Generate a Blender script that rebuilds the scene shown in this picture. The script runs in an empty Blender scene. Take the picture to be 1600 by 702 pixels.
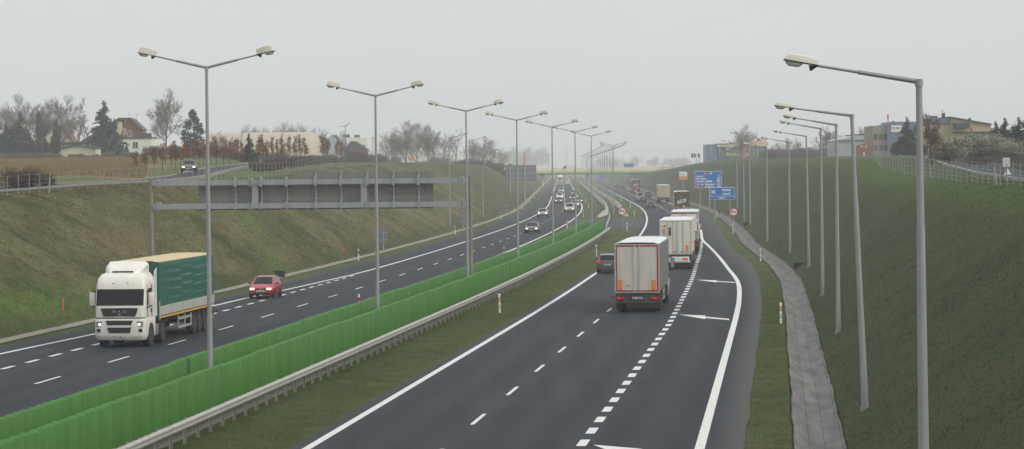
# Motorway cutting on a hazy autumn day, seen from a footbridge.
import bpy, bmesh, math, random
import numpy as np
from mathutils import Vector, Matrix
R = math.radians
rnd = random.Random(7)
S = bpy.context.scene
COL = S.collection

# ------------------------------------------------------------------ camera
F, CAMH, ROLL, VH = 4500.0, 8.4, R(.6), 261.0
PITCH = math.atan((351 - VH) / F)
cam_d = bpy.data.cameras.new('camera'); cam = bpy.data.objects.new('camera', cam_d); COL.objects.link(cam)
cam_d.sensor_width = 36; cam_d.lens = F / 1600 * 36; cam_d.clip_start = .5; cam_d.clip_end = 20000
cam.matrix_world = Matrix.Translation((0, 0, CAMH)) @ Matrix.Rotation(R(90) - PITCH, 4, 'X') @ Matrix.Rotation(-ROLL, 4, 'Z')
S.camera = cam

def ray(u, v):
    a, b = (u - 800) / F, (351 - v) / F
    c, s = math.cos(ROLL), math.sin(ROLL)
    r, up = a * c + b * s, -a * s + b * c
    return r, math.cos(PITCH) + up * math.sin(PITCH), -math.sin(PITCH) + up * math.cos(PITCH)
def on_z(u, v, z=0.0):                       # photo point -> world point at height z
    r, dy, dz = ray(u, v); t = (z - CAMH) / dz
    return Vector((r * t, dy * t, z))
def at_y(u, v, Y):                           # photo point -> world point at distance Y
    r, dy, dz = ray(u, v); t = Y / dy
    return Vector((r * t, Y, CAMH + dz * t))

# ------------------------------------------------------------------ alignment and terrain
K = .00016
def Cx(Y):
    Y = np.asarray(Y, float); s = np.clip(Y - 150, 0, 484)
    return .095 * Y - K / 2 * s * s - K * 484 * np.maximum(Y - 634, 0)
def tang(Y):
    return .095 - K * min(max(Y - 150, 0), 484)
def W(o, Y, z=0.0): return Vector((float(Cx(Y)) + o, Y, z))
def ip(ys, vs): return lambda Y: np.interp(Y, ys, vs)
toe_R = ip([0, 60, 170, 206, 238, 271, 305, 368, 442, 2000], [1.75, 1.75, 1.4, 1.3, .75, -.3, -1.25, -1.45, -1.55, -1.55])
chan_L = lambda Y: toe_R(Y) - 1.5
asph_RC = ip([0, 170, 215, 242, 285, 342, 3000], [-1.15, -1.4, -1.72, -2.2, -3.85, -4.45, -4.5])
asph_LC = ip([0, 139, 155, 196, 260, 300, 3000], [-38.1, -38.0, -37.4, -36.95, -36.9, -36.95, -36.9])
crest_R = ip([-200, 60, 148, 211, 262, 310, 350, 480, 610, 815, 950, 1090, 1195, 1300, 1600, 2200, 9000], [7, 7, 7.07, 7.0, 7.3, 8.0, 8.9, 9.4, 9.7, 9.95, 9.0, 7.3, 6.45, 6.0, 4, 2, 2])
crest_L = ip([-200, 120, 184, 230, 318, 365, 470, 650, 840, 1000, 1195, 1300, 1600, 2200, 9000], [6.8, 6.8, 6.94, 7.3, 7.45, 8.67, 9.4, 9.5, 9.2, 8.2, 6.45, 6, 4, 2, 2])
TOE_L = -39.45
_w = np.random.RandomState(3)
_ph = [( _w.uniform(-1, 1), _w.uniform(-1, 1), _w.uniform(0, 6.28)) for _ in range(26)]
def wob(x, y, scale):
    t = 0
    for i, (a, b, p) in enumerate(_ph):
        k = (1 + i * .22) / scale
        t = t + np.sin((a * x + b * y) * k * 3 + p) / (1 + i * .12)
    return t / 5.0
def sstep(a, b, x):
    t = np.clip((x - a) / (b - a), 0, 1); return t * t * (3 - 2 * t)
def prof(d, zc):
    t = np.clip(d, 0, None) / (1.5 * zc)
    return zc * np.where(t < .75, t, np.where(t < 1.25, t - (t - .75) ** 2, 1.0))
def terr(o, Y):
    o = np.asarray(o, float); Y = np.asarray(Y, float); o, Y = np.broadcast_arrays(o, Y)
    X = Cx(Y) + o
    dR, dL = o - toe_R(Y), TOE_L - o
    zr, zl = crest_R(Y), crest_L(Y)
    z = np.where(dR > 0, prof(dR, zr), np.where(dL > 0, prof(dL, zl), 0))
    slope = ((dR > .3) & (dR < 1.5 * zr)) | ((dL > .3) & (dL < 1.5 * zl))
    ed = np.minimum(np.maximum(dR, dL), 3) / 3
    crestd = np.where(dR > 0, 1.5 * zr * 1.25 - dR, 1.5 * zl * 1.25 - dL)
    amp = np.clip(ed, 0, 1) * np.clip(crestd / 2, 0, 1)
    z = z + amp * (.16 * wob(X, Y, 7) + .10 * wob(X + 31, Y, 2.3))
    # plateaus
    z = z + np.clip(dR - 1.5 * zr * 1.25, 0, 120) * .006
    g = sstep(-.07, -.115, X / np.maximum(Y, 60)) * sstep(200, 320, Y) * sstep(9, 22, dL - 1.5 * zl * 1.1)
    fieldz = 7.2 + np.clip(Y - 230, 0, 700) * .0115
    z = np.where(dL > 0, z * (1 - g) + g * np.maximum(fieldz, z), z)
    # asphalt stays clear of the grass
    road = ((o > -26.45 + .4 - .6) & (o < -25.6)) | ((o > asph_LC(Y) + .15) & (o < -25.75)) | ((o > -14.9) & (o < asph_RC(Y) - .15))
    z = z - np.where(road, .06, .02)
    ch = (o > chan_L(Y) + .1) & (o < toe_R(Y) - .1)
    z = np.where(ch, -.3, z)
    ver = (~road) & (~ch) & (dR <= 0) & (dL <= 0)
    z = z + np.where(ver, .02 * wob(X, Y, 3), 0)
    return z
def gz(o, Y): return float(terr(o, Y))
def gxy(x, y): return gz(x - float(Cx(y)), y)
def hit(u, v):                               # photo point -> first point on the terrain
    r, dy, dz = ray(u, v); Y = 50.0; last = 50.0
    while Y < 4000:
        t = Y / dy
        if CAMH + dz * t < gxy(r * t, Y): break
        last = Y; Y *= 1.01
    a, b = last, Y
    for _ in range(30):
        m = (a + b) / 2; t = m / dy
        if CAMH + dz * t < gxy(r * t, m): b = m
        else: a = m
    t = a / dy
    return Vector((r * t, a, gxy(r * t, a)))

# ------------------------------------------------------------------ naming helpers
ORD = ['zeroth', 'first', 'second', 'third', 'fourth', 'fifth', 'sixth', 'seventh', 'eighth', 'ninth', 'tenth', 'eleventh', 'twelfth',
       'thirteenth', 'fourteenth', 'fifteenth', 'sixteenth', 'seventeenth', 'eighteenth', 'nineteenth', 'twentieth']
TENS = {20: 'twenty', 30: 'thirty', 40: 'forty', 50: 'fifty'}
def ordn(n):
    if n <= 20: return ORD[n]
    t = n // 10 * 10
    return {30: 'thirtieth', 40: 'fortieth', 50: 'fiftieth'}.get(n) or TENS[t] + '-' + ORD[n - t]
def tag(o, label=None, cat=None, group=None, kind=None):
    if label: o['label'] = label
    if cat: o['category'] = cat
    if group: o['group'] = group
    if kind: o['kind'] = kind
    return o
def thing(name, label, cat, loc=(0, 0, 0), rz=0.0, group=None):
    o = bpy.data.objects.new(name, None); COL.objects.link(o)
    o.empty_display_size = .3; o.location = loc; o.rotation_euler = (0, 0, rz)
    return tag(o, label, cat, group)
def dup(root, loc, rz, label, scale=None, group=None):
    def cp(o, parent):
        c = o.copy(); COL.objects.link(c); c.parent = parent
        for ch in o.children: cp(ch, c)
        return c
    r = cp(root, None); r.location = loc; r.rotation_euler = (0, 0, rz); r['label'] = label
    if scale: r.scale = scale
    if group: r['group'] = group
    return r

# ------------------------------------------------------------------ mesh builder
_bev = {}
class MB:
    def __init__(s): s.v = []; s.f = []; s.m = []
    def add(s, vs, fs, m=0, M=None):
        b = len(s.v)
        s.v += [tuple(M @ Vector(p)) for p in vs] if M is not None else [tuple(p) for p in vs]
        for f in fs: s.f.append(tuple(b + i for i in f)); s.m.append(m)
        return s
    def box(s, x0, x1, y0, y1, z0, z1, m=0, M=None):
        return s.add([(x0, y0, z0), (x1, y0, z0), (x1, y1, z0), (x0, y1, z0), (x0, y0, z1), (x1, y0, z1), (x1, y1, z1), (x0, y1, z1)],
                     [(3, 2, 1, 0), (4, 5, 6, 7), (0, 1, 5, 4), (1, 2, 6, 5), (2, 3, 7, 6), (3, 0, 4, 7)], m, M)
    def rbox(s, x0, x1, y0, y1, z0, z1, b=.02, m=0, M=None, seg=1):
        k = (round(x1 - x0, 3), round(y1 - y0, 3), round(z1 - z0, 3), b, seg)
        if k not in _bev:
            bm = bmesh.new(); bmesh.ops.create_cube(bm, size=1)
            for v in bm.verts: v.co = Vector((v.co.x * k[0], v.co.y * k[1], v.co.z * k[2]))
            bmesh.ops.bevel(bm, geom=bm.edges[:] + bm.verts[:], offset=b, segments=seg, affect='EDGES', profile=.5)
            bm.verts.index_update()
            _bev[k] = ([tuple(v.co) for v in bm.verts], [tuple(v.index for v in f.verts) for f in bm.faces]); bm.free()
        vs, fs = _bev[k]; c = ((x0 + x1) / 2, (y0 + y1) / 2, (z0 + z1) / 2)
        return s.add([(p[0] + c[0], p[1] + c[1], p[2] + c[2]) for p in vs], fs, m, M)
    def tube(s, p0, p1, r0, r1=None, n=8, m=0, caps=True):
        p0, p1 = Vector(p0), Vector(p1); r1 = r0 if r1 is None else r1
        d = (p1 - p0)
        if d.length < 1e-6: return s
        d.normalize(); a = d.orthogonal().normalized(); c = d.cross(a); b = len(s.v)
        for p, r in ((p0, r0), (p1, r1)):
            for i in range(n):
                t = 2 * math.pi * i / n; s.v.append(tuple(p + a * (math.cos(t) * r) + c * (math.sin(t) * r)))
        for i in range(n): s.f.append((b + i, b + (i + 1) % n, b + n + (i + 1) % n, b + n + i)); s.m.append(m)
        if caps:
            s.f.append(tuple(b + i for i in reversed(range(n)))); s.m.append(m)
            s.f.append(tuple(b + n + i for i in range(n))); s.m.append(m)
        return s
    def pipe(s, pts, r, n=6, m=0):
        for a, b in zip(pts, pts[1:]): s.tube(a, b, r, r, n, m)
        return s
    def prism(s, poly, y0, y1, m=0, M=None, axis='y'):   # poly in the plane across axis
        n = len(poly)
        def P(p, t): return (p[0], t, p[1]) if axis == 'y' else ((t, p[0], p[1]) if axis == 'x' else (p[0], p[1], t))
        vs = [P(p, y0) for p in poly] + [P(p, y1) for p in poly]
        fs = [tuple(range(n)), tuple(reversed(range(n, 2 * n)))] + [(i, n + i, n + (i + 1) % n, (i + 1) % n) for i in range(n)]
        return s.add(vs, fs, m, M)
    def loft(s, rings, m=0, closed=True, caps=True, M=None):
        n = len(rings[0]); vs = [p for r in rings for p in r]; fs = []
        for i in range(len(rings) - 1):
            for j in range(n if closed else n - 1):
                k = (j + 1) % n; fs.append((i * n + j, i * n + k, (i + 1) * n + k, (i + 1) * n + j))
        if caps: fs += [tuple(reversed(range(n))), tuple(range((len(rings) - 1) * n, len(rings) * n))]
        return s.add(vs, fs, m, M)
    def lathe(s, prof_, n=16, m=0, M=None):              # prof: (r, x) about the X axis
        rings = [[(x, r * math.cos(2 * math.pi * i / n), r * math.sin(2 * math.pi * i / n)) for i in range(n)] for r, x in prof_]
        return s.loft(rings, m, True, True, M)
    def quad(s, a, b, c, d, m=0): return s.add([a, b, c, d], [(0, 1, 2, 3)], m)
    def mesh(s, name, mats, smooth=None, recalc=True):
        me = bpy.data.meshes.new(name); me.from_pydata(s.v, [], s.f)
        for x in mats: me.materials.append(x)
        if len(mats) > 1: me.polygons.foreach_set('material_index', s.m)
        if recalc:
            bm = bmesh.new(); bm.from_mesh(me); bmesh.ops.recalc_face_normals(bm, faces=bm.faces[:]); bm.to_mesh(me); bm.free()
        if smooth:
            me.polygons.foreach_set('use_smooth', [True] * len(me.polygons)); me.set_sharp_from_angle(angle=R(smooth))
        me.update(); return me
    def build(s, name, mats, parent=None, smooth=None, loc=None, recalc=True):
        if not isinstance(mats, (list, tuple)): mats = [mats]
        o = bpy.data.objects.new(name, s.mesh(name, mats, smooth, recalc)); COL.objects.link(o)
        if parent is not None: o.parent = parent
        if loc is not None: o.location = loc
        return o
def np_mesh(name, verts, faces, mats, attr=None):         # big meshes straight from arrays (faces all of one size)
    me = bpy.data.meshes.new(name); n, k = faces.shape
    me.vertices.add(len(verts)); me.vertices.foreach_set('co', verts.astype(np.float32).ravel())
    me.loops.add(n * k); me.loops.foreach_set('vertex_index', faces.astype(np.int32).ravel())
    me.polygons.add(n); me.polygons.foreach_set('loop_start', np.arange(0, n * k, k, dtype=np.int32))
    me.update(calc_edges=True)
    for m in mats: me.materials.append(m)
    if attr is not None:
        a = me.color_attributes.new('zone', 'FLOAT_COLOR', 'POINT')
        a.data.foreach_set('color', np.concatenate([attr, np.ones((len(verts), 1))], 1).astype(np.float32).ravel())
    me.validate(); return me
def text_mb(body, size, mat, name, parent, M, depth=.01, align='LEFT', bold=0.0, shear=0.0):
    cu = bpy.data.curves.new('tmp', 'FONT'); cu.body = body; cu.size = size; cu.extrude = depth; cu.align_x = align; cu.offset = bold; cu.shear = shear
    cu.resolution_u = 3
    o = bpy.data.objects.new('tmp', cu); COL.objects.link(o)
    dg = bpy.context.evaluated_depsgraph_get(); me = bpy.data.meshes.new_from_object(o.evaluated_get(dg))
    bpy.data.objects.remove(o); bpy.data.curves.remove(cu)
    me.materials.clear(); me.materials.append(mat); me.name = name
    me.transform(M)
    r = bpy.data.objects.new(name, me); COL.objects.link(r); r.parent = parent
    return r
FACE_BACK = Matrix.Rotation(R(90), 4, 'X')                # text plane upright, read from -Y

# ------------------------------------------------------------------ materials
def nodes(m): return m.node_tree.nodes, m.node_tree.links
def mat(name, col, rough=.6, metal=0.0, var=.12, scale=3.0, bump=0.0, spec=.5, emit=0.0, coat=0.0, dirt=None, trans=0.0):
    m = bpy.data.materials.new(name); m.use_nodes = True; N, L = nodes(m); b = N['Principled BSDF']
    b.inputs['Roughness'].default_value = rough; b.inputs['Metallic'].default_value = metal
    b.inputs['Specular IOR Level'].default_value = spec; b.inputs['Coat Weight'].default_value = coat
    if trans: b.inputs['Transmission Weight'].default_value = trans
    c = (*col, 1)
    if emit:
        b.inputs['Emission Color'].default_value = c; b.inputs['Emission Strength'].default_value = emit
    tc = N.new('ShaderNodeTexCoord')
    nz = N.new('ShaderNodeTexNoise'); nz.inputs['Scale'].default_value = scale; nz.inputs['Detail'].default_value = 5
    L.new(tc.outputs['Object'], nz.inputs['Vector'])
    mx = N.new('ShaderNodeMix'); mx.data_type = 'RGBA'
    mx.inputs['A'].default_value = (*[x * (1 - var) for x in col], 1); mx.inputs['B'].default_value = (*[min(1, x * (1 + var)) for x in col], 1)
    L.new(nz.outputs['Fac'], mx.inputs['Factor']); out = mx.outputs['Result']
    if dirt:
        n2 = N.new('ShaderNodeTexNoise'); n2.inputs['Scale'].default_value = dirt[2] if len(dirt) > 2 else 1.2; n2.inputs['Detail'].default_value = 8
        mp = N.new('ShaderNodeMapping'); mp.inputs['Scale'].default_value = (3, 3, .5); L.new(tc.outputs['Object'], mp.inputs['Vector']); L.new(mp.outputs['Vector'], n2.inputs['Vector'])
        rp = N.new('ShaderNodeMapRange'); rp.inputs['From Min'].default_value = .42; rp.inputs['From Max'].default_value = .72; rp.inputs['To Max'].default_value = dirt[1]
        L.new(n2.outputs['Fac'], rp.inputs['Value'])
        m2 = N.new('ShaderNodeMix'); m2.data_type = 'RGBA'; m2.inputs['B'].default_value = (*dirt[0], 1)
        L.new(rp.outputs['Result'], m2.inputs['Factor']); L.new(out, m2.inputs['A']); out = m2.outputs['Result']
    L.new(out, b.inputs['Base Color'])
    if bump:
        bp = N.new('ShaderNodeBump'); bp.inputs['Strength'].default_value = bump; bp.inputs['Distance'].default_value = .05
        L.new(nz.outputs['Fac'], bp.inputs['Height']); L.new(bp.outputs['Normal'], b.inputs['Normal'])
    return m
M = {}
def mm(k, *a, **kw): M[k] = mat(k, *a, **kw); return M[k]
mm('galv', (.34, .36, .37), .5, .25, .15, 2.0, dirt=((.22, .2, .18), .4))
mm('pole', (.30, .315, .32), .5, .15, .12, 3.0, dirt=((.24, .22, .2), .5))
mm('rail', (.42, .41, .38), .5, .2, .12, 2.0, dirt=((.2, .18, .15), .45))
mm('beige', (.68, .65, .56), .45, 0, .06)
mm('glass_bowl', (.55, .55, .5), .12, 0, .05, spec=.7)
mm('dark', (.025, .025, .028), .55, 0, .2)
mm('rubber', (.018, .018, .02), .8, 0, .3, dirt=((.08, .07, .06), .5, 3.0))
mm('rim', (.32, .31, .29), .5, .3, .15, dirt=((.08, .07, .06), .5, 3.0))
mm('green_panel', (.042, .150, .020), .6, 0, .06, 1.0, spec=.3, dirt=((.045, .10, .035), .35, .5))
def per_island(m, lo, hi):                                # each slat a shade of its own
    N, L = nodes(m); b = N['Principled BSDF']; src = b.inputs['Base Color'].links[0].from_socket
    g = N.new('ShaderNodeNewGeometry'); r = N.new('ShaderNodeMapRange'); r.inputs['To Min'].default_value = lo; r.inputs['To Max'].default_value = hi; L.new(g.outputs['Random Per Island'], r.inputs['Value'])
    v = N.new('ShaderNodeVectorMath'); v.operation = 'SCALE'; L.new(src, v.inputs[0]); L.new(r.outputs['Result'], v.inputs['Scale']); L.new(v.outputs[0], b.inputs['Base Color'])
per_island(M['green_panel'], .93, 1.06)
mm('white_paint', (.72, .72, .70), .45, 0, .05)
mm('truck_white', (.74, .72, .66), .35, 0, .04, coat=.3, dirt=((.45, .4, .33), .3, .8))
mm('truck_white2', (.70, .67, .58), .4, 0, .05, dirt=((.42, .38, .32), .5, .8))
mm('glass', (.008, .010, .012), .1, 0, .1, spec=.25)
mm('glass_hazy', (.05, .06, .065), .12, 0, .1, spec=.8)
mm('chrome', (.6, .6, .6), .2, .9, .05)
mm('chassis', (.03, .03, .032), .6, 0, .3, dirt=((.09, .08, .07), .6))
mm('alu', (.5, .5, .47), .4, .4, .1, dirt=((.25, .23, .2), .5))
mm('red', (.36, .010, .016), .4, 0, .1)
mm('red_lamp', (.5, .01, .01), .25, 0, .05, emit=.7)
mm('red_lens', (.35, .012, .014), .25, 0, .1)
mm('head_lamp', (1.0, .9, .68), .2, 0, .02, emit=1.6)
mm('lamp_clear', (.22, .22, .21), .12, 0, .1, spec=.8)
mm('orange', (.85, .11, .012), .5, 0, .08)
mm('yellow', (.62, .36, .03), .5, 0, .08)
mm('plate', (.65, .65, .6), .5, 0, .1, scale=20)
mm('concrete', (.30, .29, .27), .85, 0, .18, 2.5, bump=.3, dirt=((.16, .15, .13), .5))
mm('brick', (.15, .068, .043), .85, 0, .25, 6, bump=.3)
mm('stucco', (.74, .71, .64), .85, 0, .08, 1.0, dirt=((.4, .36, .3), .4))
mm('cream', (.56, .49, .36), .8, 0, .1, 1.0, dirt=((.35, .3, .22), .5))
mm('roof_brown', (.075, .04, .032), .8, 0, .25, 3, bump=.3)
mm('roof_dark', (.05, .052, .055), .7, 0, .2, 3)
mm('bark', (.085, .065, .05), .9, 0, .3, 4)
mm('bark_pale', (.15, .12, .10), .9, 0, .3, 4)
HAZE, SKY0, SKY1 = .00031, 7.7, 12.6
# ------------------------------------------------------------------ ground sheet
def grass_material():
    m = bpy.data.materials.new('grass_ground'); m.use_nodes = True; N, L = nodes(m); b = N['Principled BSDF']
    b.inputs['Roughness'].default_value = .95; b.inputs['Specular IOR Level'].default_value = .15
    tc = N.new('ShaderNodeTexCoord'); at = N.new('ShaderNodeAttribute'); at.attribute_name = 'zone'
    sp = N.new('ShaderNodeSeparateColor'); L.new(at.outputs['Color'], sp.inputs['Color'])
    def noise(sc, det=6, mp=None, rough=.6, dist=0.0):
        n = N.new('ShaderNodeTexNoise'); n.inputs['Scale'].default_value = sc; n.inputs['Detail'].default_value = det; n.inputs['Roughness'].default_value = rough
        n.inputs['Distortion'].default_value = dist
        if mp:
            q = N.new('ShaderNodeMapping'); q.inputs['Scale'].default_value = mp[0]; q.inputs['Rotation'].default_value = mp[1]
            L.new(tc.outputs['Object'], q.inputs['Vector']); L.new(q.outputs['Vector'], n.inputs['Vector'])
        else: L.new(tc.outputs['Object'], n.inputs['Vector'])
        return n
    def rng(src, a, b_, lo=0, hi=1):
        r = N.new('ShaderNodeMapRange'); r.inputs['From Min'].default_value = a; r.inputs['From Max'].default_value = b_
        r.inputs['To Min'].default_value = lo; r.inputs['To Max'].default_value = hi; L.new(src, r.inputs['Value']); return r.outputs['Result']
    def mix(f, a, b_):
        x = N.new('ShaderNodeMix'); x.data_type = 'RGBA'
        L.new(f, x.inputs['Factor'])
        for k, q in (('A', a), ('B', b_)):
            if isinstance(q, tuple): x.inputs[k].default_value = (*q, 1)
            else: L.new(q, x.inputs[k])
        return x.outputs['Result']
    def mul(a, b_, op='MULTIPLY'):
        x = N.new('ShaderNodeMath'); x.operation = op; x.use_clamp = True
        for i, q in enumerate((a, b_)):
            if isinstance(q, (int, float)): x.inputs[i].default_value = q
            else: L.new(q, x.inputs[i])
        return x.outputs[0]
    fine = noise(5, 8, None, .75).outputs['Fac']; mid = noise(.55, 7, None, .65, .4).outputs['Fac']; big = noise(.09, 5, None, .6).outputs['Fac']
    streak = noise(.8, 6, ((.35, .12, .5), (0, 0, .5)), .65, .5).outputs['Fac']
    green = mix(rng(fine, .3, .7), (.017, .034, .010), (.042, .066, .019))
    green = mix(rng(mid, .44, .60, 0, .85), green, (.008, .024, .010))
    green = mix(rng(streak, .46, .64, 0, .6), green, (.056, .066, .024))
    green = mix(rng(big, .52, .68, 0, .5), green, (.054, .052, .024))
    dry = mix(rng(fine, .3, .7), (.088, .082, .034), (.160, .138, .066))
    dry = mix(rng(streak, .45, .62, 0, .85), dry, (.062, .066, .024))
    dfac = mul(sp.outputs[0], rng(mul(mul(mid, .7), mul(big, .9), 'ADD'), .64, .86, .0, 1.3))
    col = mix(dfac, green, dry)
    col = mix(mul(sp.outputs[2], rng(mid, .35, .6, .45, 1)), col, mix(rng(fine, .3, .7), (.050, .115, .012), (.085, .165, .02)))
    field = mix(rng(noise(2.2, 8, None, .8).outputs['Fac'], .4, .62), (.10, .070, .036), (.30, .225, .115))
    col = mix(sp.outputs[1], col, field)
    # bare soil specks and moss
    col = mix(rng(noise(1.7, 8, None, .8).outputs['Fac'], .62, .74, 0, .5), col, (.07, .052, .032))
    L.new(col, b.inputs['Base Color'])
    bp = N.new('ShaderNodeBump'); bp.inputs['Strength'].default_value = .6; bp.inputs['Distance'].default_value = .15
    L.new(mul(mul(fine, .45), mul(mid, .75), 'ADD'), bp.inputs['Height']); L.new(bp.outputs['Normal'], b.inputs['Normal'])
    return m
M['grass'] = grass_material()
def zone_at(o, Y):
    o, Y = np.broadcast_arrays(np.asarray(o, float), np.asarray(Y, float)); X = Cx(Y) + o
    dL, dR = TOE_L - o, o - toe_R(Y)
    dry = np.where(dL > 0, .85 * sstep(-1, 3, dL) + .15, .25)
    dry = np.where(dL > 0, dry * (1 - .55 * sstep(300, 620, Y)), dry)
    dry = np.where(dR > 0, .22 - .06 * sstep(2, 10, dR), dry)
    dry = np.where((dR <= 0) & (dL <= 0), .42, dry)
    fld = sstep(-.085, -.1, X / np.maximum(Y, 60)) * sstep(292, 306, Y + 90 * (X / np.maximum(Y, 60) + .14)) * (1 - sstep(520, 560, Y)) * sstep(20, 24, dL) * sstep(-.122, -.13, X / np.maximum(Y, 60))
    # the strip of fresh grass that runs down the left slope, and greener shoulders
    p1, p2 = hitc['a'], hitc['b']
    t = np.clip(((X - p1[0]) * (p2[0] - p1[0]) + (Y - p1[1]) * (p2[1] - p1[1])) / ((p2[0] - p1[0]) ** 2 + (p2[1] - p1[1]) ** 2), 0, 1)
    d = np.hypot(X - p1[0] - t * (p2[0] - p1[0]), (Y - p1[1] - t * (p2[1] - p1[1])) * .25)
    br = .6 * np.exp(-(d / 1.3) ** 2) + .8 * np.exp(-((o + 41.2) / 1.3) ** 2 - ((Y - 158) / 14) ** 2)
    cr = np.where(dR > 0, np.exp(-((dR - 1.5 * crest_R(Y) * 1.05) / 2.5) ** 2), 0)
    br = br + .45 * cr + np.where((dR <= 0) & (dL <= 0), .22, 0)
    br = br + .5 * sstep(1.3, 1.6, dL / (1.5 * crest_L(Y)))
    return np.stack([np.clip(dry, 0, 1), fld, np.clip(br, 0, 1) * (1 - fld)], -1)
hitc = {'a': hit(388, 348), 'b': hit(438, 428)}
def make_ground():
    Ys = np.concatenate([np.arange(-60, 60, 12), np.arange(60, 260, 1.4), np.arange(260, 460, 2.2), np.arange(460, 900, 5), np.arange(900, 1400, 12), [1400, 1450, 1550, 1700, 1900, 2200, 2600, 3200, 4000, 5000, 6400]])
    ts = [0, .04, .1, .17, .24, .31, .38, .45, .52, .59, .66, .73, .8, .87, .94, 1.0, 1.07, 1.14, 1.22, 1.3]
    rows = []
    for Y in Ys:
        zl, zr = 1.5 * float(crest_L(Y)), 1.5 * float(crest_R(Y)); tr = float(toe_R(Y)); al, ar = float(asph_LC(Y)), float(asph_RC(Y)); cl = float(chan_L(Y))
        lo = [-3000, -1800, -1000, -600, -380, -260, -190, -150, -125, -105, -90, -80]
        cols = [c + TOE_L - zl * 1.3 + 78 for c in lo] + [TOE_L - zl * 1.3 - x for x in (14, 10, 6.5, 3.5, 1.5)]
        cols += [TOE_L - zl * t for t in reversed(ts)]
        cols += [-38.9, -38.3, al - .25, al + .2, al + 1, -33, -29, -26.5, -26.0, -25.5, -24.5, -23.2, -22, -21.2, -20, -19, -18, -17, -16, -15.2, -14.85, -14.5, -12, -8, -6, ar - .5, ar - .2, ar + .1]
        cols += [ar + (cl - ar) * q for q in (.4, .75)] + [cl, cl + .16, (cl + tr) / 2, tr - .16] + [tr + zr * t for t in ts]
        cols += [tr + zr * 1.3 + x for x in (1.5, 3.5, 6.5, 10, 15, 22, 32, 45, 60, 80, 110, 160, 240, 360, 600, 1000, 1800, 3000)]
        rows.append(cols)
    O = np.array(rows); O = np.sort(O, 1); YY = np.repeat(Ys[:, None], O.shape[1], 1)
    Z = terr(O, YY); X = Cx(YY) + O
    V = np.stack([X, YY, Z], -1).reshape(-1, 3); n, k = O.shape
    i = np.arange(n - 1)[:, None] * k + np.arange(k - 1)[None, :]
    Fc = np.stack([i, i + 1, i + k + 1, i + k], -1).reshape(-1, 4)
    me = np_mesh('ground', V, Fc, [M['grass']], zone_at(O, YY).reshape(-1, 3))
    me.polygons.foreach_set('use_smooth', [True] * len(me.polygons))
    g = bpy.data.objects.new('ground', me); COL.objects.link(g); tag(g, 'grassy ground with the two cutting slopes, verges and field', 'ground', kind='structure')
make_ground()

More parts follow.
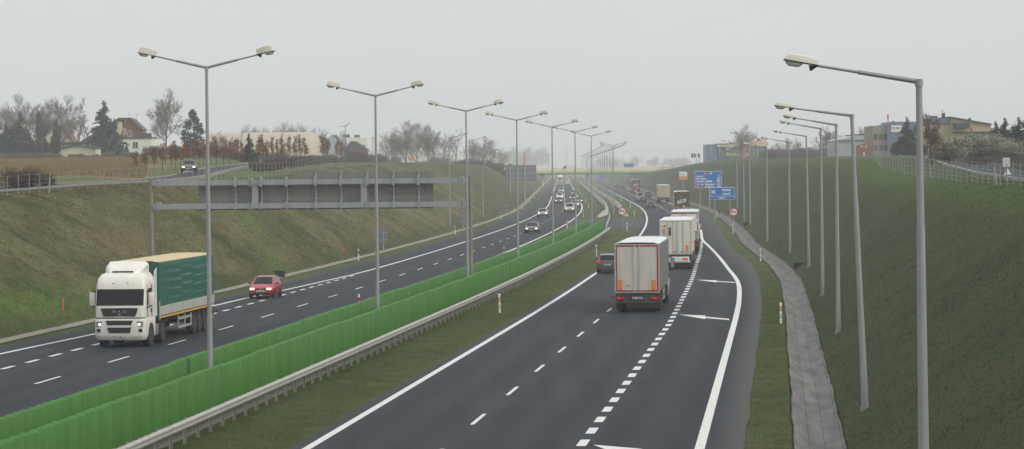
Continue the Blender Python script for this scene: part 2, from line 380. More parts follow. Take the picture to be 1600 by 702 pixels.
# ------------------------------------------------------------------ roads, markings
def asphalt(name, base, lane0=None, lane=4.0):
    m = bpy.data.materials.new(name); m.use_nodes = True; N, L = nodes(m); b = N['Principled BSDF']
    b.inputs['Roughness'].default_value = .8; b.inputs['Specular IOR Level'].default_value = .14
    tc = N.new('ShaderNodeTexCoord')
    def nz(sc, det, v):
        n = N.new('ShaderNodeTexNoise'); n.inputs['Scale'].default_value = sc; n.inputs['Detail'].default_value = det; L.new(v, n.inputs['Vector']); return n.outputs['Fac']
    mp = N.new('ShaderNodeMapping'); mp.inputs['Rotation'].default_value = (0, 0, .094); mp.inputs['Scale'].default_value = (1, .03, 1); L.new(tc.outputs['Object'], mp.inputs['Vector'])
    st = nz(.9, 4, mp.outputs['Vector']); fine = nz(30, 4, tc.outputs['Object']); big = nz(.12, 5, tc.outputs['Object'])
    ad = N.new('ShaderNodeMath'); ad.operation = 'MULTIPLY_ADD'; ad.inputs[1].default_value = .55; L.new(st, ad.inputs[0])
    a2 = N.new('ShaderNodeMath'); a2.operation = 'MULTIPLY_ADD'; a2.inputs[1].default_value = .22; L.new(fine, a2.inputs[0]); L.new(a2.outputs[0], ad.inputs[2])
    a3 = N.new('ShaderNodeMath'); a3.operation = 'MULTIPLY'; a3.inputs[1].default_value = .3; L.new(big, a3.inputs[0]); L.new(a3.outputs[0], a2.inputs[2])
    at = N.new('ShaderNodeAttribute'); at.attribute_name = 'zone'; sp = N.new('ShaderNodeSeparateColor'); L.new(at.outputs['Color'], sp.inputs['Color'])
    rp = N.new('ShaderNodeMapRange'); rp.inputs['From Min'].default_value = .3; rp.inputs['From Max'].default_value = .8; L.new(ad.outputs[0], rp.inputs['Value'])
    mx = N.new('ShaderNodeMix'); mx.data_type = 'RGBA'; L.new(rp.outputs['Result'], mx.inputs['Factor'])
    mx.inputs['A'].default_value = (*[x * .66 for x in base], 1); mx.inputs['B'].default_value = (*[x * 1.42 for x in base], 1)
    # faint polished wheel paths along each lane (green channel carries the lateral offset)
    w1 = N.new('ShaderNodeMath'); w1.operation = 'MULTIPLY_ADD'; w1.inputs[1].default_value = 2 * math.pi / (lane / 2); w1.inputs[2].default_value = -(lane0 or 0) * 2 * math.pi / (lane / 2); L.new(sp.outputs[1], w1.inputs[0])
    w2 = N.new('ShaderNodeMath'); w2.operation = 'COSINE'; L.new(w1.outputs[0], w2.inputs[0])
    w3 = N.new('ShaderNodeMath'); w3.operation = 'MULTIPLY_ADD'; w3.inputs[1].default_value = -.16; w3.inputs[2].default_value = 1.0; L.new(w2.outputs[0], w3.inputs[0])
    w4 = N.new('ShaderNodeMath'); w4.operation = 'MULTIPLY_ADD'; w4.inputs[1].default_value = -4.0; w4.inputs[2].default_value = 2.0; L.new(st, w4.inputs[0])
    w5 = N.new('ShaderNodeMix'); w5.data_type = 'FLOAT'; w5.inputs['A'].default_value = 1.0; w5.inputs['Factor'].default_value = .8; L.new(w3.outputs[0], w5.inputs['B'])
    ws = N.new('ShaderNodeVectorMath'); ws.operation = 'SCALE'; L.new(mx.outputs['Result'], ws.inputs[0]); L.new(w5.outputs['Result'], ws.inputs['Scale'])
    m2 = N.new('ShaderNodeMix'); m2.data_type = 'RGBA'; L.new(sp.outputs[0], m2.inputs['Factor']); L.new(ws.outputs[0], m2.inputs['A']); m2.inputs['B'].default_value = (.078, .076, .073, 1)
    L.new(m2.outputs['Result'], b.inputs['Base Color'])
    bp = N.new('ShaderNodeBump'); bp.inputs['Strength'].default_value = .15; bp.inputs['Distance'].default_value = .01; L.new(fine, bp.inputs['Height']); L.new(bp.outputs['Normal'], b.inputs['Normal'])
    return m
M['asphalt'] = asphalt('asphalt', (.028, .031, .039), -11.35, 4.1); M['asphalt_old'] = asphalt('asphalt_old', (.055, .055, .06))
YR = np.concatenate([np.arange(-40, 700, 4.0), np.arange(700, 1500, 12.0), np.arange(1500, 4001, 100.0)])
def strip(name, of, Ys, z, m, shoulder=None, zf=None, kind='structure', label=None, cat=None, thick=0):
    """of: list of lateral offsets (numbers or functions of Y), left to right"""
    O = np.array([[float(f(Y)) if callable(f) else f for f in of] for Y in Ys]); YY = np.repeat(np.array(Ys, float)[:, None], O.shape[1], 1)
    Z = np.full(O.shape, z) if zf is None else zf(O, YY)
    V = np.stack([Cx(YY) + O, YY, Z], -1).reshape(-1, 3); n, k = O.shape
    i = np.arange(n - 1)[:, None] * k + np.arange(k - 1)[None, :]
    Fc = np.stack([i, i + 1, i + k + 1, i + k], -1).reshape(-1, 4)
    at = np.zeros((n * k, 3))
    at[:, 1] = O.reshape(-1)
    if shoulder is not None: at[:, 0] = np.tile(shoulder, n)
    me = np_mesh(name, V, Fc, [m], at); o = bpy.data.objects.new(name, me); COL.objects.link(o)
    return tag(o, label, cat, kind=kind)
lc_edge = ip([0, 133, 149, 187, 200, 228, 242, 326, 439, 700, 3000], [-37.2, -36.4, -35.73, -35.25, -34.7, -33.85, -33.72, -33.75, -33.6, -33.3, -33.3])
rc_edge = ip([0, 85, 155, 175, 190, 200, 208, 216, 224, 234, 316, 322, 328, 336, 410, 634, 3000], [-2.6, -2.6, -2.76, -2.83, -2.95, -3.08, -3.25, -3.5, -3.8, -4.17, -6.8, -6.93, -7.0, -7.02, -7.05, -6.6, -6.5])
def jag(f, a): return lambda Y: f(Y) + a * math.sin(Y * .9) * math.sin(Y * .37 + 1) + a * .6 * math.sin(Y * 2.3)
strip('road_outbound', [-15.0, -14.3, -12.4, -10.3, -8.2, lambda Y: rc_edge(Y) - .4, lambda Y: rc_edge(Y) + .35, jag(lambda Y: asph_RC(Y) - .35, .03), jag(asph_RC, .05)], YR, 0, M['asphalt'], [.25, 0, 0, 0, 0, 0, 0, .75, 1.0], label='dark asphalt carriageway leading away under the bridge', cat='road')
strip('road_inbound', [jag(asph_LC, .05), lambda Y: asph_LC(Y) + .6, lambda Y: lc_edge(Y) - .2, -31.5, -29.8, -28, -26.2, -25.85], YR, 0, M['asphalt'], [.5, .15, 0, 0, 0, 0, 0, .2], label='dark asphalt carriageway carrying the oncoming traffic', cat='road')
strip('median_crossing', [-25.8, -20, -15.05], np.arange(386, 462, 4.0), -.006, M['asphalt_old'], [.3, .4, .3], label='paved emergency gap through the central reservation', cat='road')
mk = mat('road_paint', (.70, .70, .68), .6, 0, .08, 6.0, dirt=((.30, .30, .29), .6, 2.0))
def line(name, of, Ys, w, label): strip(name, [lambda Y: (of(Y) if callable(of) else of) - w / 2, lambda Y: (of(Y) if callable(of) else of) + w / 2], Ys, .004, mk, label=label, cat='road marking')
def dashes(name, of, starts, ln, w, label):
    b = MB()
    for y in starts:
        o = of(y) if callable(of) else of
        b.quad(W(o - w / 2, y, .004), W(o + w / 2, y, .004), W(o + w / 2, y + ln, .004), W(o - w / 2, y + ln, .004))
    tag(b.build(name, mk), label, 'road marking', kind='structure')
YL = YR[YR > -20]
line('edge_line', -14.45, YL, .27, 'solid white line along the median side of the outbound road')
line('edge_line', rc_edge, YL, .3, 'solid white line bending out round the exit lane')
line('edge_line', -26.15, YL, .25, 'solid white line along the median side of the inbound road')
line('edge_line', lc_edge, YL, .26, 'solid white line along the slope side of the inbound road')
line('lane_line', -29.8, np.arange(575, 1500, 8.0), .13, 'thin continuous lane line on the far inbound road')
line('lane_line', -10.3, np.arange(560, 1500, 8.0), .13, 'thin continuous lane line on the far outbound road')
dashes('lane_line', -10.3, [93.9 + 12 * i for i in range(-8, 39)], 4.0, .14, 'thin dashed line between the two outbound lanes')
dashes('lane_line', -29.8, [114 + 12.35 * i for i in range(-9, 38)], 4.0, .14, 'thin dashed line between the two inbound lanes')
blk = ip([0, 150, 180, 208, 240, 309], [-6.2, -6.2, -6.45, -6.6, -6.85, -7.0])
dashes('block_line', blk, [86.3 + 4 * i for i in range(-14, 58)], 2.0, .30, 'thick block line between the through lane and the exit lane')
dashes('block_line', -33.5, [122.7 + 4.05 * i for i in range(-14, 26)], 2.0, .24, 'thick block line along the inbound merging lane')
AR = [on_z(*q) for q in ((1060.5, 491.6), (1102, 493.2), (1102, 495.0), (1139.5, 498.4), (1139.5, 500.4), (1102, 497.1), (1102, 499.0))]
for tip, lab in ((on_z(1087.5, 437.3), 'long white merge arrow farthest ahead in the exit lane'), (AR[0], 'long white merge arrow midway along the exit lane'), (on_z(927, 695.2), 'long white merge arrow nearest the camera, cut by the frame edge')):
    b_ = MB(); b_.add([p - AR[0] + tip + Vector((0, 0, .004)) for p in AR], [(0, 1, 2, 5, 6), (2, 3, 4, 5)]); tag(b_.build('arrow_marking', mk), lab, 'road marking', kind='structure')
# paved drain strip along the left toe
mpath = mat('paving', (.25, .225, .185), .9, 0, .15, 3.0, bump=.3, dirt=((.1, .09, .06), .5, 1.5))
strip('drain_path', [jag(lambda Y: -39.45, .06), -38.95, jag(lambda Y: -38.5, .06)], YR, .03, mpath, label='narrow paved drain strip along the foot of the left slope', cat='path')
# drainage channel of concrete slabs on the right
def channel_material():
    m = bpy.data.materials.new('channel_slabs'); m.use_nodes = True; N, L = nodes(m); b = N['Principled BSDF']; b.inputs['Roughness'].default_value = .9
    tc = N.new('ShaderNodeTexCoord'); uv = N.new('ShaderNodeUVMap')
    n1 = N.new('ShaderNodeTexNoise'); n1.inputs['Scale'].default_value = 2.2; n1.inputs['Detail'].default_value = 8; L.new(tc.outputs['Object'], n1.inputs['Vector'])
    n2 = N.new('ShaderNodeTexNoise'); n2.inputs['Scale'].default_value = 9; n2.inputs['Detail'].default_value = 6; mp_ = N.new('ShaderNodeMapping'); mp_.inputs['Scale'].default_value = (1, .12, 1); L.new(tc.outputs['Object'], mp_.inputs['Vector']); L.new(mp_.outputs['Vector'], n2.inputs['Vector']); L.new(mp_.outputs['Vector'], n1.inputs['Vector'])
    mx = N.new('ShaderNodeMix'); mx.data_type = 'RGBA'; mx.inputs['A'].default_value = (.10, .097, .093, 1); mx.inputs['B'].default_value = (.175, .172, .166, 1)
    rp = N.new('ShaderNodeMapRange'); rp.inputs['From Min'].default_value = .36; rp.inputs['From Max'].default_value = .64; L.new(n1.outputs['Fac'], rp.inputs['Value']); L.new(rp.outputs['Result'], mx.inputs['Factor'])
    br = N.new('ShaderNodeTexBrick'); br.offset = 0; br.inputs['Scale'].default_value = 1; br.inputs['Mortar Size'].default_value = .012; br.inputs['Brick Width'].default_value = .5; br.inputs['Row Height'].default_value = 2.0
    br.inputs['Color1'].default_value = (1, 1, 1, 1); br.inputs['Color2'].default_value = (.88, .88, .86, 1); br.inputs['Mortar'].default_value = (.3, .28, .25, 1)
    L.new(uv.outputs['UV'], br.inputs['Vector'])
    mu = N.new('ShaderNodeMix'); mu.data_type = 'RGBA'; mu.blend_type = 'MULTIPLY'; mu.inputs['Factor'].default_value = 1; L.new(mx.outputs['Result'], mu.inputs['A']); L.new(br.outputs['Color'], mu.inputs['B'])
    L.new(mu.outputs['Result'], b.inputs['Base Color'])
    bp = N.new('ShaderNodeBump'); bp.inputs['Strength'].default_value = .02; bp.inputs['Distance'].default_value = .02; L.new(n2.outputs['Fac'], bp.inputs['Height']); L.new(bp.outputs['Normal'], b.inputs['Normal'])
    return m
M['channel'] = channel_material()
def make_channel():
    Ys = np.arange(40, 1180, 2.0); prof_ = [(-.02, .03), (0, .03), (.25, -.08), (.5, -.2), (.53, -.215), (.75, -.22), (.98, -.215), (1.02, -.2), (1.26, -.07), (1.5, .06), (1.58, .1)]
    k = len(prof_); V = []
    for Y in Ys:
        c = float(chan_L(Y)) + .05 + .015 * math.sin(Y * .13)
        for d, z in prof_: V.append(W(c + d * .95 + ((.02 * math.sin(Y * .9 + 1) + .02 * math.sin(Y * .37)) if d > 1.4 or d < .1 else 0), Y, z))
    i = np.arange(len(Ys) - 1)[:, None] * k + np.arange(k - 1)[None, :]
    Fc = np.stack([i, i + 1, i + k + 1, i + k], -1).reshape(-1, 4)
    me = np_mesh('drainage_channel', np.array(V), Fc, [M['channel']])
    uv = me.uv_layers.new(name='UVMap'); d = np.array([p[0] for p in prof_]); li = np.zeros(len(me.loops), np.int32); me.loops.foreach_get('vertex_index', li)
    U = np.stack([d[li % k] , Ys[li // k] / 2.0], -1).astype(np.float32); uv.data.foreach_set('uv', U.ravel())
    me.polygons.foreach_set('use_smooth', [True] * len(me.polygons)); o = bpy.data.objects.new('drainage_channel', me); COL.objects.link(o); tag(o, 'concrete slab drainage channel along the foot of the right slope', 'channel', kind='structure')
make_channel()
# service roads on top of both slopes
def srv(name, xy, width, label):
    b = MB(); pts = []
    for i, (x, y) in enumerate(xy):
        p0, p1 = xy[max(i - 1, 0)], xy[min(i + 1, len(xy) - 1)]; d = Vector((p1[0] - p0[0], p1[1] - p0[1], 0)).normalized(); n = Vector((d.y, -d.x, 0))
        pts.append([Vector((x, y, 0)) + n * s for s in (-width / 2, -width / 6, width / 6, width / 2)])
    for r in pts:
        zz = max(gxy(p.x, p.y) for p in r) + .06
        for p in r: p.z = zz
    for a, c in zip(pts, pts[1:]):
        for j in range(3): b.quad(a[j], a[j + 1], c[j + 1], c[j])
    o = b.build(name, M['asphalt']); tag(o, label, 'road', kind='structure')
    k = MB()
    for s in (0, 3):
        for a, c in zip(pts, pts[1:]):
            e = .45 * (1 if s else -1); n0 = (a[3] - a[0]).normalized() * e; n1 = (c[3] - c[0]).normalized() * e; up = Vector((0, 0, .1)); dn = Vector((0, 0, -.4))
            k.quad(a[s] + up, a[s] + n0 + up, c[s] + n1 + up, c[s] + up); k.quad(a[s] + dn, a[s] + up, c[s] + up, c[s] + dn); k.quad(a[s] + n0 + dn, a[s] + n0 + up, c[s] + n1 + up, c[s] + n1 + dn)
    tag(k.build('kerb', mat('kerb', (.22, .21, .19), .85, 0, .12)), 'pale kerb of the ' + label.split(' ', 1)[1], 'kerb', kind='structure')
srvL = ip([100, 150, 190, 250, 328, 400, 450, 520, 620], [-53, -53.5, -55, -59, -64.6, -69.5, -73, -79, -90])
srv('service_road', [(float(Cx(Y) + srvL(Y)), float(Y)) for Y in range(120, 620, 8)], 3.6, 'grey service road along the top of the left slope')
srvR = ip([60, 150, 200, 300, 400, 600], [19, 19.5, 20.5, 22.5, 25, 30])
srv('service_road', [(float(Cx(Y) + srvR(Y)), float(Y)) for Y in range(70, 620, 8)], 6.0, 'grey service road along the top of the right slope')
# ------------------------------------------------------------------ street lamps
def lamp_head(mb, base, d, up=.16, kh=1.0):
    """housing lofted along direction d (unit, horizontal) rising by 'up' per metre; glass bowl is separate"""
    x = (d + Vector((0, 0, up))).normalized(); y = Vector((0, 0, 1)).cross(x).normalized(); z = x.cross(y)
    rings = []
    for t, w, h, b in ((-.02, .08, .10, 0), (.0, .085, .115, 0), (.17, .092, .125, 0), (.185, .1, .135, 0), (.5, .115, .135, 0), (.545, .112, .115, 0), (.60, .10, .015, 0)):
        rings.append([base + x * t + y * (w * a) + z * (b + h * kh * c) for a, c in ((-1, 0), (-1, .3), (-.84, .9), (-.6, 1), (.6, 1), (.84, .9), (1, .3), (1, 0))])
    mb.loft(rings, 0, True, True)
    return x, y, z
def lamp_bowl(base, x, y, z):
    b = MB(); rings = []
    for xx, w, h in ((.25, .07, .012), (.29, .085, .06), (.33, .095, .082), (.50, .095, .088), (.555, .085, .05), (.585, .07, .012)):
        rings.append([base + x * xx + y * (w * c) - z * (.016 + h * e) for c, e in ((-1, 0), (-.95, .6), (-.6, 1), (.6, 1), (.95, .6), (1, 0))])
    b.loft(rings, 0, True, True); return b
def make_lamp(name, label, group, h, arms, r0=.12, reach=1.85, rise=.42):
    t = thing(name, label, 'street lamp', group=group)
    b = MB(); b.tube((0, 0, -.3), (0, 0, h * .72), r0, r0 * .64, 12); b.tube((0, 0, h * .72), (0, 0, h), r0 * .58, r0 * .48, 12)
    b.tube((0, 0, h - .10), (0, 0, h + .04), r0 * .62, r0 * .62, 12); b.tube((0, 0, -.3), (0, 0, .1), r0 * 1.3, r0 * 1.25, 12)
    b.box(-.06, .06, -r0 * .95 - .012, -r0 * .6, .9, 1.5)
    b.build('pole', M['pole'], t, 40)
    for s in arms:
        a = MB(); p0, p1 = Vector((s * .05, 0, h)), Vector((s * reach, 0, h + rise))
        mid = p0.lerp(p1, .55); a.tube(p0, mid, .05, .042, 10); a.tube(mid, p1, .032, .027, 10); a.tube(mid - (p1 - p0) * .01, mid + (p1 - p0) * .012, .046, .046, 10)
        arm = a.build('arm', M['pole'], t, 40)
        hb = MB(); x, y, z = lamp_head(hb, p1 - Vector((s * .05, 0, 0)), Vector((s, 0, 0)), .2, 1.75 if len(arms) > 1 else 1.0)
        hd = hb.build('lamp_head', M['beige'], t, 28)
        bs = p1 - Vector((s * .05, 0, 0))
        lamp_bowl(bs, x, y, z).build('glass_bowl', M['glass_bowl'], hd, 40)
        rm = MB(); rm.loft([[bs + x * tt + y * (ww * q) - z * zz for q, zz in ((-1, .016), (-1, -.006), (1, -.006), (1, .016))] for tt, ww in ((-.025, .086), (.18, .1), (.5, .121), (.612, .108))]); rm.build('rim', M['dark'], hd)
        c = MB(); c.prism([(-.03, -.02), (.14, -.02), (.11, -.12), (.08, -.125)], -.035, .035)
        ob = c.build('bracket', M['dark'], hd); ob.matrix_local = Matrix.Translation(bs) @ Matrix.Rotation(math.atan(.16) * -s, 4, 'Y') @ Matrix.Scale(s, 4, Vector((1, 0, 0)))
    return t
G1 = 'double-arm lamps along the central reservation'
proto = make_lamp('street_lamp', 'x', G1, 11.96, (-1, 1), .105)
lampsY = [99.8, 140.9, 181.6, 219.2, 259.5, 299, 341] + [500 + 40 * i for i in range(20)]
for i, Y in enumerate(lampsY):
    n = i + 1
    lab = (f'{ordn(n)} double-arm lamp from the camera, rising out of the green screens' if i < 7 else
           f'{ordn(i - 6)} double-arm lamp beyond the paved gap in the median')
    p = W(-20.0, Y, 0); o = proto if i == 0 else dup(proto, p, 0, lab)
    o.location = p; o.rotation_euler.z = -math.atan(tang(Y)); o['label'] = lab
G2 = 'single-arm lamps on the right slope'
protoR = make_lamp('street_lamp', 'x', G2, 9.75, (-1,), .122, 1.9, .34)
right = [((1433, 127), None, 52.5), ((1331, 180), (1352, 640), 0), ((1306, 195), (1310, 520), 0), ((1282, 201), (1285.5, 462), 0), ((1258, 213), (1264, 418), 0), ((1232, 222), (1234.5, 395), 0),
         ((1198, 230.6), (1199, 378), 0), ((1169.6, 213), (1172.6, 351), 0), ((1161.5, 238), (1163, 346), 0), ((1150.8, 224), (1152, 328), 0)]
for i, (tp, bs, Y) in enumerate(right):
    if bs is None: b = at_y(tp[0] + 7, tp[1], Y); b.z = gxy(b.x, b.y)
    else: b = hit(*bs)
    lab = f'{ordn(i + 1)} single-arm lamp from the camera on the right grass slope'
    o = protoR if i == 0 else dup(protoR, b, 0, lab)
    top = at_y(tp[0], tp[1], b.y)
    o.location = b; o['label'] = lab; o.rotation_euler = (0, math.atan2(top.x - b.x, top.z - b.z) * (1.0 if i == 1 else .6), -math.atan(tang(b.y)))
    k = (top.z - b.z) / 9.75; o.scale = (1, 1, k)
G3 = 'single-arm lamps at the foot of the left slope'
protoL = None
for i, (tp, bs) in enumerate((((703.4, 216.5), (703, 354)), ((733.8, 220.8), (734.5, 346)), ((757.3, 239), (755, 339)))):
    b = hit(*bs); lab = f'single-arm lamp at the foot of the left slope, {ordn(i + 1)} of three from the camera'
    if protoL is None: protoL = o = make_lamp('street_lamp', lab, G3, 9.75, (1,), .10, 2.0, .42)
    else: o = dup(protoL, b, 0, lab)
    o.location = b; o.scale = (1, 1, (at_y(*tp, b.y).z - b.z) / 9.75); o.rotation_euler.z = -math.atan(tang(b.y))

# ------------------------------------------------------------------ green anti-glare screens, guard rails
def screen(name, label, off, y0, y1, per, jit):
    t = thing(name, label, 'screen', W(off, y0, 0)); n = int((y1 - y0) / per); o0 = Vector(t.location)
    base = MB()
    for i in range(n):
        ya, yb = y0 + i * per, y0 + (i + 1) * per - .02; b = MB(); ns = 8; dh = jit.uniform(-.025, .025); do = jit.uniform(-.03, .03)
        for s in range(ns):
            u0 = ya + (yb - ya) * s / ns; w = (yb - ya) / ns
            lean = jit.uniform(-.015, .015); k = 11; qs = [q / (k - 1) for q in range(k)]      # tall half-round slats standing shoulder to shoulder
            dd = [-.12 + .27 * math.sqrt(max(0, 1 - (2 * q - 1) ** 2)) for q in qs]; yy = [u0 + w * (.01 + .98 * q) for q in qs]
            ring = lambda f, z, e: [W(off + .02 + (d + .12) * f - .12 + do + (lean if z > 1 else 0), u0 + w / 2 + (y - u0 - w / 2) * (.5 + .5 * f), z + e * math.sin(math.pi * q)) - o0 for d, y, q in zip(dd, yy, qs)]
            vs = ring(1, .6, 0) + ring(1, 1.78 + dh, .03) + ring(.8, 1.82 + dh, .05) + ring(.3, 1.84 + dh, .05)
            fs = [(r * k + j, r * k + j + 1, (r + 1) * k + j + 1, (r + 1) * k + j) for r in range(3) for j in range(k - 1)] + [(0, k, 2 * k, 3 * k, 4 * k - 1, 3 * k - 1, 2 * k - 1, k - 1)]
            b.add(vs, fs)
        b.build('screen_panel', M['green_panel'], t, 50)
    for i in range(int((y1 - y0) / 4)):
        a, c = y0 + i * 4, min(y0 + (i + 1) * 4, y1)
        for lo, hi, l, r in ((.5, .6, -.16, .16), (-.05, .5, -.07, .07)):
            pa = [W(off + x, a, z) - o0 for x, z in ((l, lo), (r, lo), (r, hi), (l, hi))]; pb = [W(off + x, c, z) - o0 for x, z in ((l, lo), (r, lo), (r, hi), (l, hi))]
            base.add(pa + pb, [(0, 1, 5, 4), (1, 2, 6, 5), (2, 3, 7, 6), (3, 0, 4, 7)])
    base.build('base_rail', mat('base_rail', (.20, .19, .17), .7, 0, .3, 1.5, dirt=((.1, .09, .07), .7, 2.0)), t)
jit = random.Random(5)
screen('glare_screen', 'green ribbed anti-glare screen nearest the guard rail, in front of the lamps', -19.05, 52, 358.6, 6.4, jit)
screen('glare_screen', 'green ribbed anti-glare screen behind the lamps, facing the inbound road', -20.95, 60, 359, 6.4, jit)
WB = [(0, .44), (.05, .47), (.085, .5), (.085, .545), (.03, .575), (.03, .605), (.085, .635), (.085, .685), (.05, .71), (0, .745)]
def guard_rail(label, of, y0, y1, step, side=1, spacer=True, group=None):
    o0 = W(of(y0), y0, 0); t = thing('guard_rail', label, 'guard rail', o0, group=group); b = MB(); Ys = np.arange(y0, y1 + .1, 2.0 if y1 < 500 else 8.0)
    rings = [[W(of(Y) + side * (d + .05), Y, z) - o0 for d, z in WB] + [W(of(Y) + side * (d + .044), Y, z) - o0 for d, z in reversed(WB)] for Y in Ys]
    b.loft(rings, 0, True, True); b.build('beam', M['rail'], t, 50)
    rest = MB()
    for i, Y in enumerate(np.arange(y0 + .5, y1, step)):
        p = MB() if i < 99 else rest; c = W(of(Y), Y, 0) - o0
        p.box(c.x - .05, c.x + .05, c.y - .012, c.y + .012, -.3, .72); p.box(c.x - .05, c.x - .04, c.y - .05, c.y + .012, -.3, .72); p.box(c.x + .04, c.x + .05, c.y - .05, c.y + .012, -.3, .72)
        if spacer: p.box(c.x - .5 * side if side > 0 else c.x, c.x if side > 0 else c.x + .5, c.y - .05, c.y + .05, .55, .62)
        if i < 99: p.build('post', M['rail'], t)
    if rest.v: tag(rest.build('post', M['rail'], t), kind='stuff')
guard_rail('long steel guard rail in front of the green screens, beside the median grass', lambda Y: -18.55, 52, 362, 2.0)
guard_rail('short steel guard rail angled across the paved median gap', ip([362, 386, 470], [-19.0, -19.6, -20.6]), 362, 470, 4.0, spacer=False)
def jersey(label, off, y0, y1):
    Ys = np.concatenate([np.arange(y0, 720, 6.0), np.arange(720, y1 + 1, 20.0)]); o0 = W(off, y0, 0); b = MB(); pr = [(-.3, -.05), (-.3, .08), (-.14, .3), (-.1, .8), (.1, .8), (.14, .3), (.3, .08), (.3, -.05)]
    rings = []
    for Y in Ys:
        k = min(1, .3 + (Y - y0) / 25); fl = (1 - min(1, (Y - y0) / 40)) ** 2
        rings.append([W(off + x - 1.2 * fl * (1 if off < -20 else -1), Y, z * (k if z > 0 else 1)) - o0 for x, z in pr])
    b.loft(rings); tag(b.build('concrete_barrier', mat('barrier_concrete', (.42, .41, .38), .85, 0, .12, 1.5), None, 40, o0), label, 'crash barrier')
jersey('pale concrete crash barrier beyond the median gap, inbound side', -21.3, 470, 1500)
jersey('pale concrete crash barrier beyond the median gap, outbound side', -18.7, 474, 1500)
pv = mat('median_slab', (.2, .19, .17), .9, 0, .15)
# ------------------------------------------------------------------ sign gantry seen from behind
def gantry():
    L0 = at_y(236, 283, 186.5); Rr = at_y(735, 283, 184.6); L0.z = gxy(L0.x, L0.y); Rr.z = 0
    t = thing('sign_gantry', 'grey steel sign gantry over the inbound road, seen from behind', 'sign gantry', Rr)
    d = Vector((L0.x - Rr.x, L0.y - Rr.y, 0)); ln = d.length; d.normalize(); nb = Vector((d.y, -d.x, 0))
    if nb.y > 0: nb = -nb                      # towards the camera
    def P(s, f, z): return d * s + nb * f + Vector((0, 0, z))
    px = lambda u: (at_y(u, 300, 185.5) - Rr).dot(d)
    old = mat('weathered_post', (.24, .22, .19), .75, .1, .2, 2.0, dirt=((.16, .12, .09), .5))
    b = MB(); b.tube(P(0, 0, -.2), P(0, 0, 7.85), .115, .11, 12); b.build('post', old, t, 40)
    b = MB(); b.tube(P(ln, 0, L0.z - .4), P(ln, 0, 7.9), .15, .13, 12); b.build('post', old, t, 40)
    def bar(mb, s0, s1, f0, f1, z0, z1):
        vs = [P(s, f, z) for z in (z0, z1) for s, f in ((s0, f0), (s1, f0), (s1, f1), (s0, f1))]
        mb.add(vs, [(3, 2, 1, 0), (4, 5, 6, 7), (0, 1, 5, 4), (1, 2, 6, 5), (2, 3, 7, 6), (3, 0, 4, 7)])
    for zc in (7.58, 6.06):
        b = MB(); bar(b, .15, ln - .12, -.16, .16, zc - .17, zc + .17)
        for u in (243, 390, 574, 724):
            s = px(u); bar(b, s - .12, s - .04, -.22, .22, zc - .26, zc + .26); bar(b, s + .04, s + .12, -.22, .22, zc - .26, zc + .26)
        b.build('beam', M['galv'], t)
    b = MB()
    for u in (397, 569.5): s = px(u); bar(b, s - .19, s + .19, -.1, .1, 6.23, 7.41)
    b.build('strut', M['galv'], t)
    back = mat('sign_back', (.20, .195, .185), .6, .1, .06, 1.5, dirt=((.14, .13, .12), .4))
    for ua, ub, zt in ((305.5, 470.3, 7.63), (471, 678, 8.17)):
        b = MB(); s0, s1 = px(ua), px(ub); bar(b, s0, s1, -.42, -.39, 5.86, zt)
        for z in (6.35, 6.75, 7.2): bar(b, s0 + .02, s1 - .02, -.39, -.372, z - .004, z + .004)
        bar(b, s0, s1, -.46, -.36, 5.80, 5.855); b.build('sign_panel', back, t)
    for i, u in enumerate((365.6, 406.5, 447, 492.7, 533, 574.5, 616, 655.5)):
        s = px(u); b = MB(); zt = 7.9 if i < 3 else 8.2
        bar(b, s - .05, s + .05, -.385, -.29, 5.85, zt); bar(b, s - .1, s + .1, -.3, .2, 7.33, 7.4); bar(b, s - .09, s + .05, .17, .25, 7.3, 7.95); bar(b, s - .09, s + .05, .17, .25, 5.84, 6.3)
        for z in (6.5, 7.1): bar(b, s - .28, s + .28, -.36, -.33, z - .02, z + .02)
        b.build('bracket', M['galv'], t)
gantry()
# ------------------------------------------------------------------ far sign seen from behind, small sign backs
def sign_back(name, label, cat, corners, base_pts, Y, posts, rails=3, cols=7):
    (u0, v0), (u1, v1) = corners; a, c = at_y(u0, v1, Y), at_y(u1, v0, Y); org = Vector(((a.x + c.x) / 2, Y, min(gxy(at_y(u, v1, Y).x, Y) for u in posts)))
    t = thing(name, label, cat, org); b = MB(); b.box(a.x - org.x, c.x - org.x, .10, .14, a.z - org.z, c.z - org.z); b.build('sign_panel', mat('panel_back', (.17, .18, .19), .6, .1, .1), t)
    b = MB(); h = c.z - a.z; w = c.x - a.x
    for i in range(rails): z = a.z - org.z + h * (i + .5) / rails; b.box(a.x - org.x, c.x - org.x, .04, .1, z - .05, z + .05)
    for i in range(cols): x = a.x - org.x + w * (i + .5) / cols; b.box(x - .025, x + .025, .06, .1, a.z - org.z, c.z - org.z)
    b.build('frame', M['galv'], t)
    for u in posts:
        x = at_y(u, v1, Y).x; b = MB(); b.tube((x - org.x, 0, gxy(x, Y) - org.z - .2), (x - org.x, 0, c.z - org.z - h * .1), max(.05, .02 * w), None, 8); b.build('post', M['galv'], t, 40)
sign_back('direction_sign', 'large grey back of a direction sign on two posts beside the far inbound road', 'road sign', ((790, 258), (838, 283)), None, 680, (797, 820))
for i, (u, v0, v1, vb) in enumerate(((599, 358, 381, 394), (723.5, 333, 351, 359.5), (791, 318, 333, 339))):
    Y = hit(u, vb).y
    sign_back('small_sign', f'small grey sign back on one post at the left slope foot, {ORD[i + 1]} from the camera', 'road sign', ((u - 6 + i, v0), (u + 6 - i, v1)), None, Y, (u,), 2, 2)

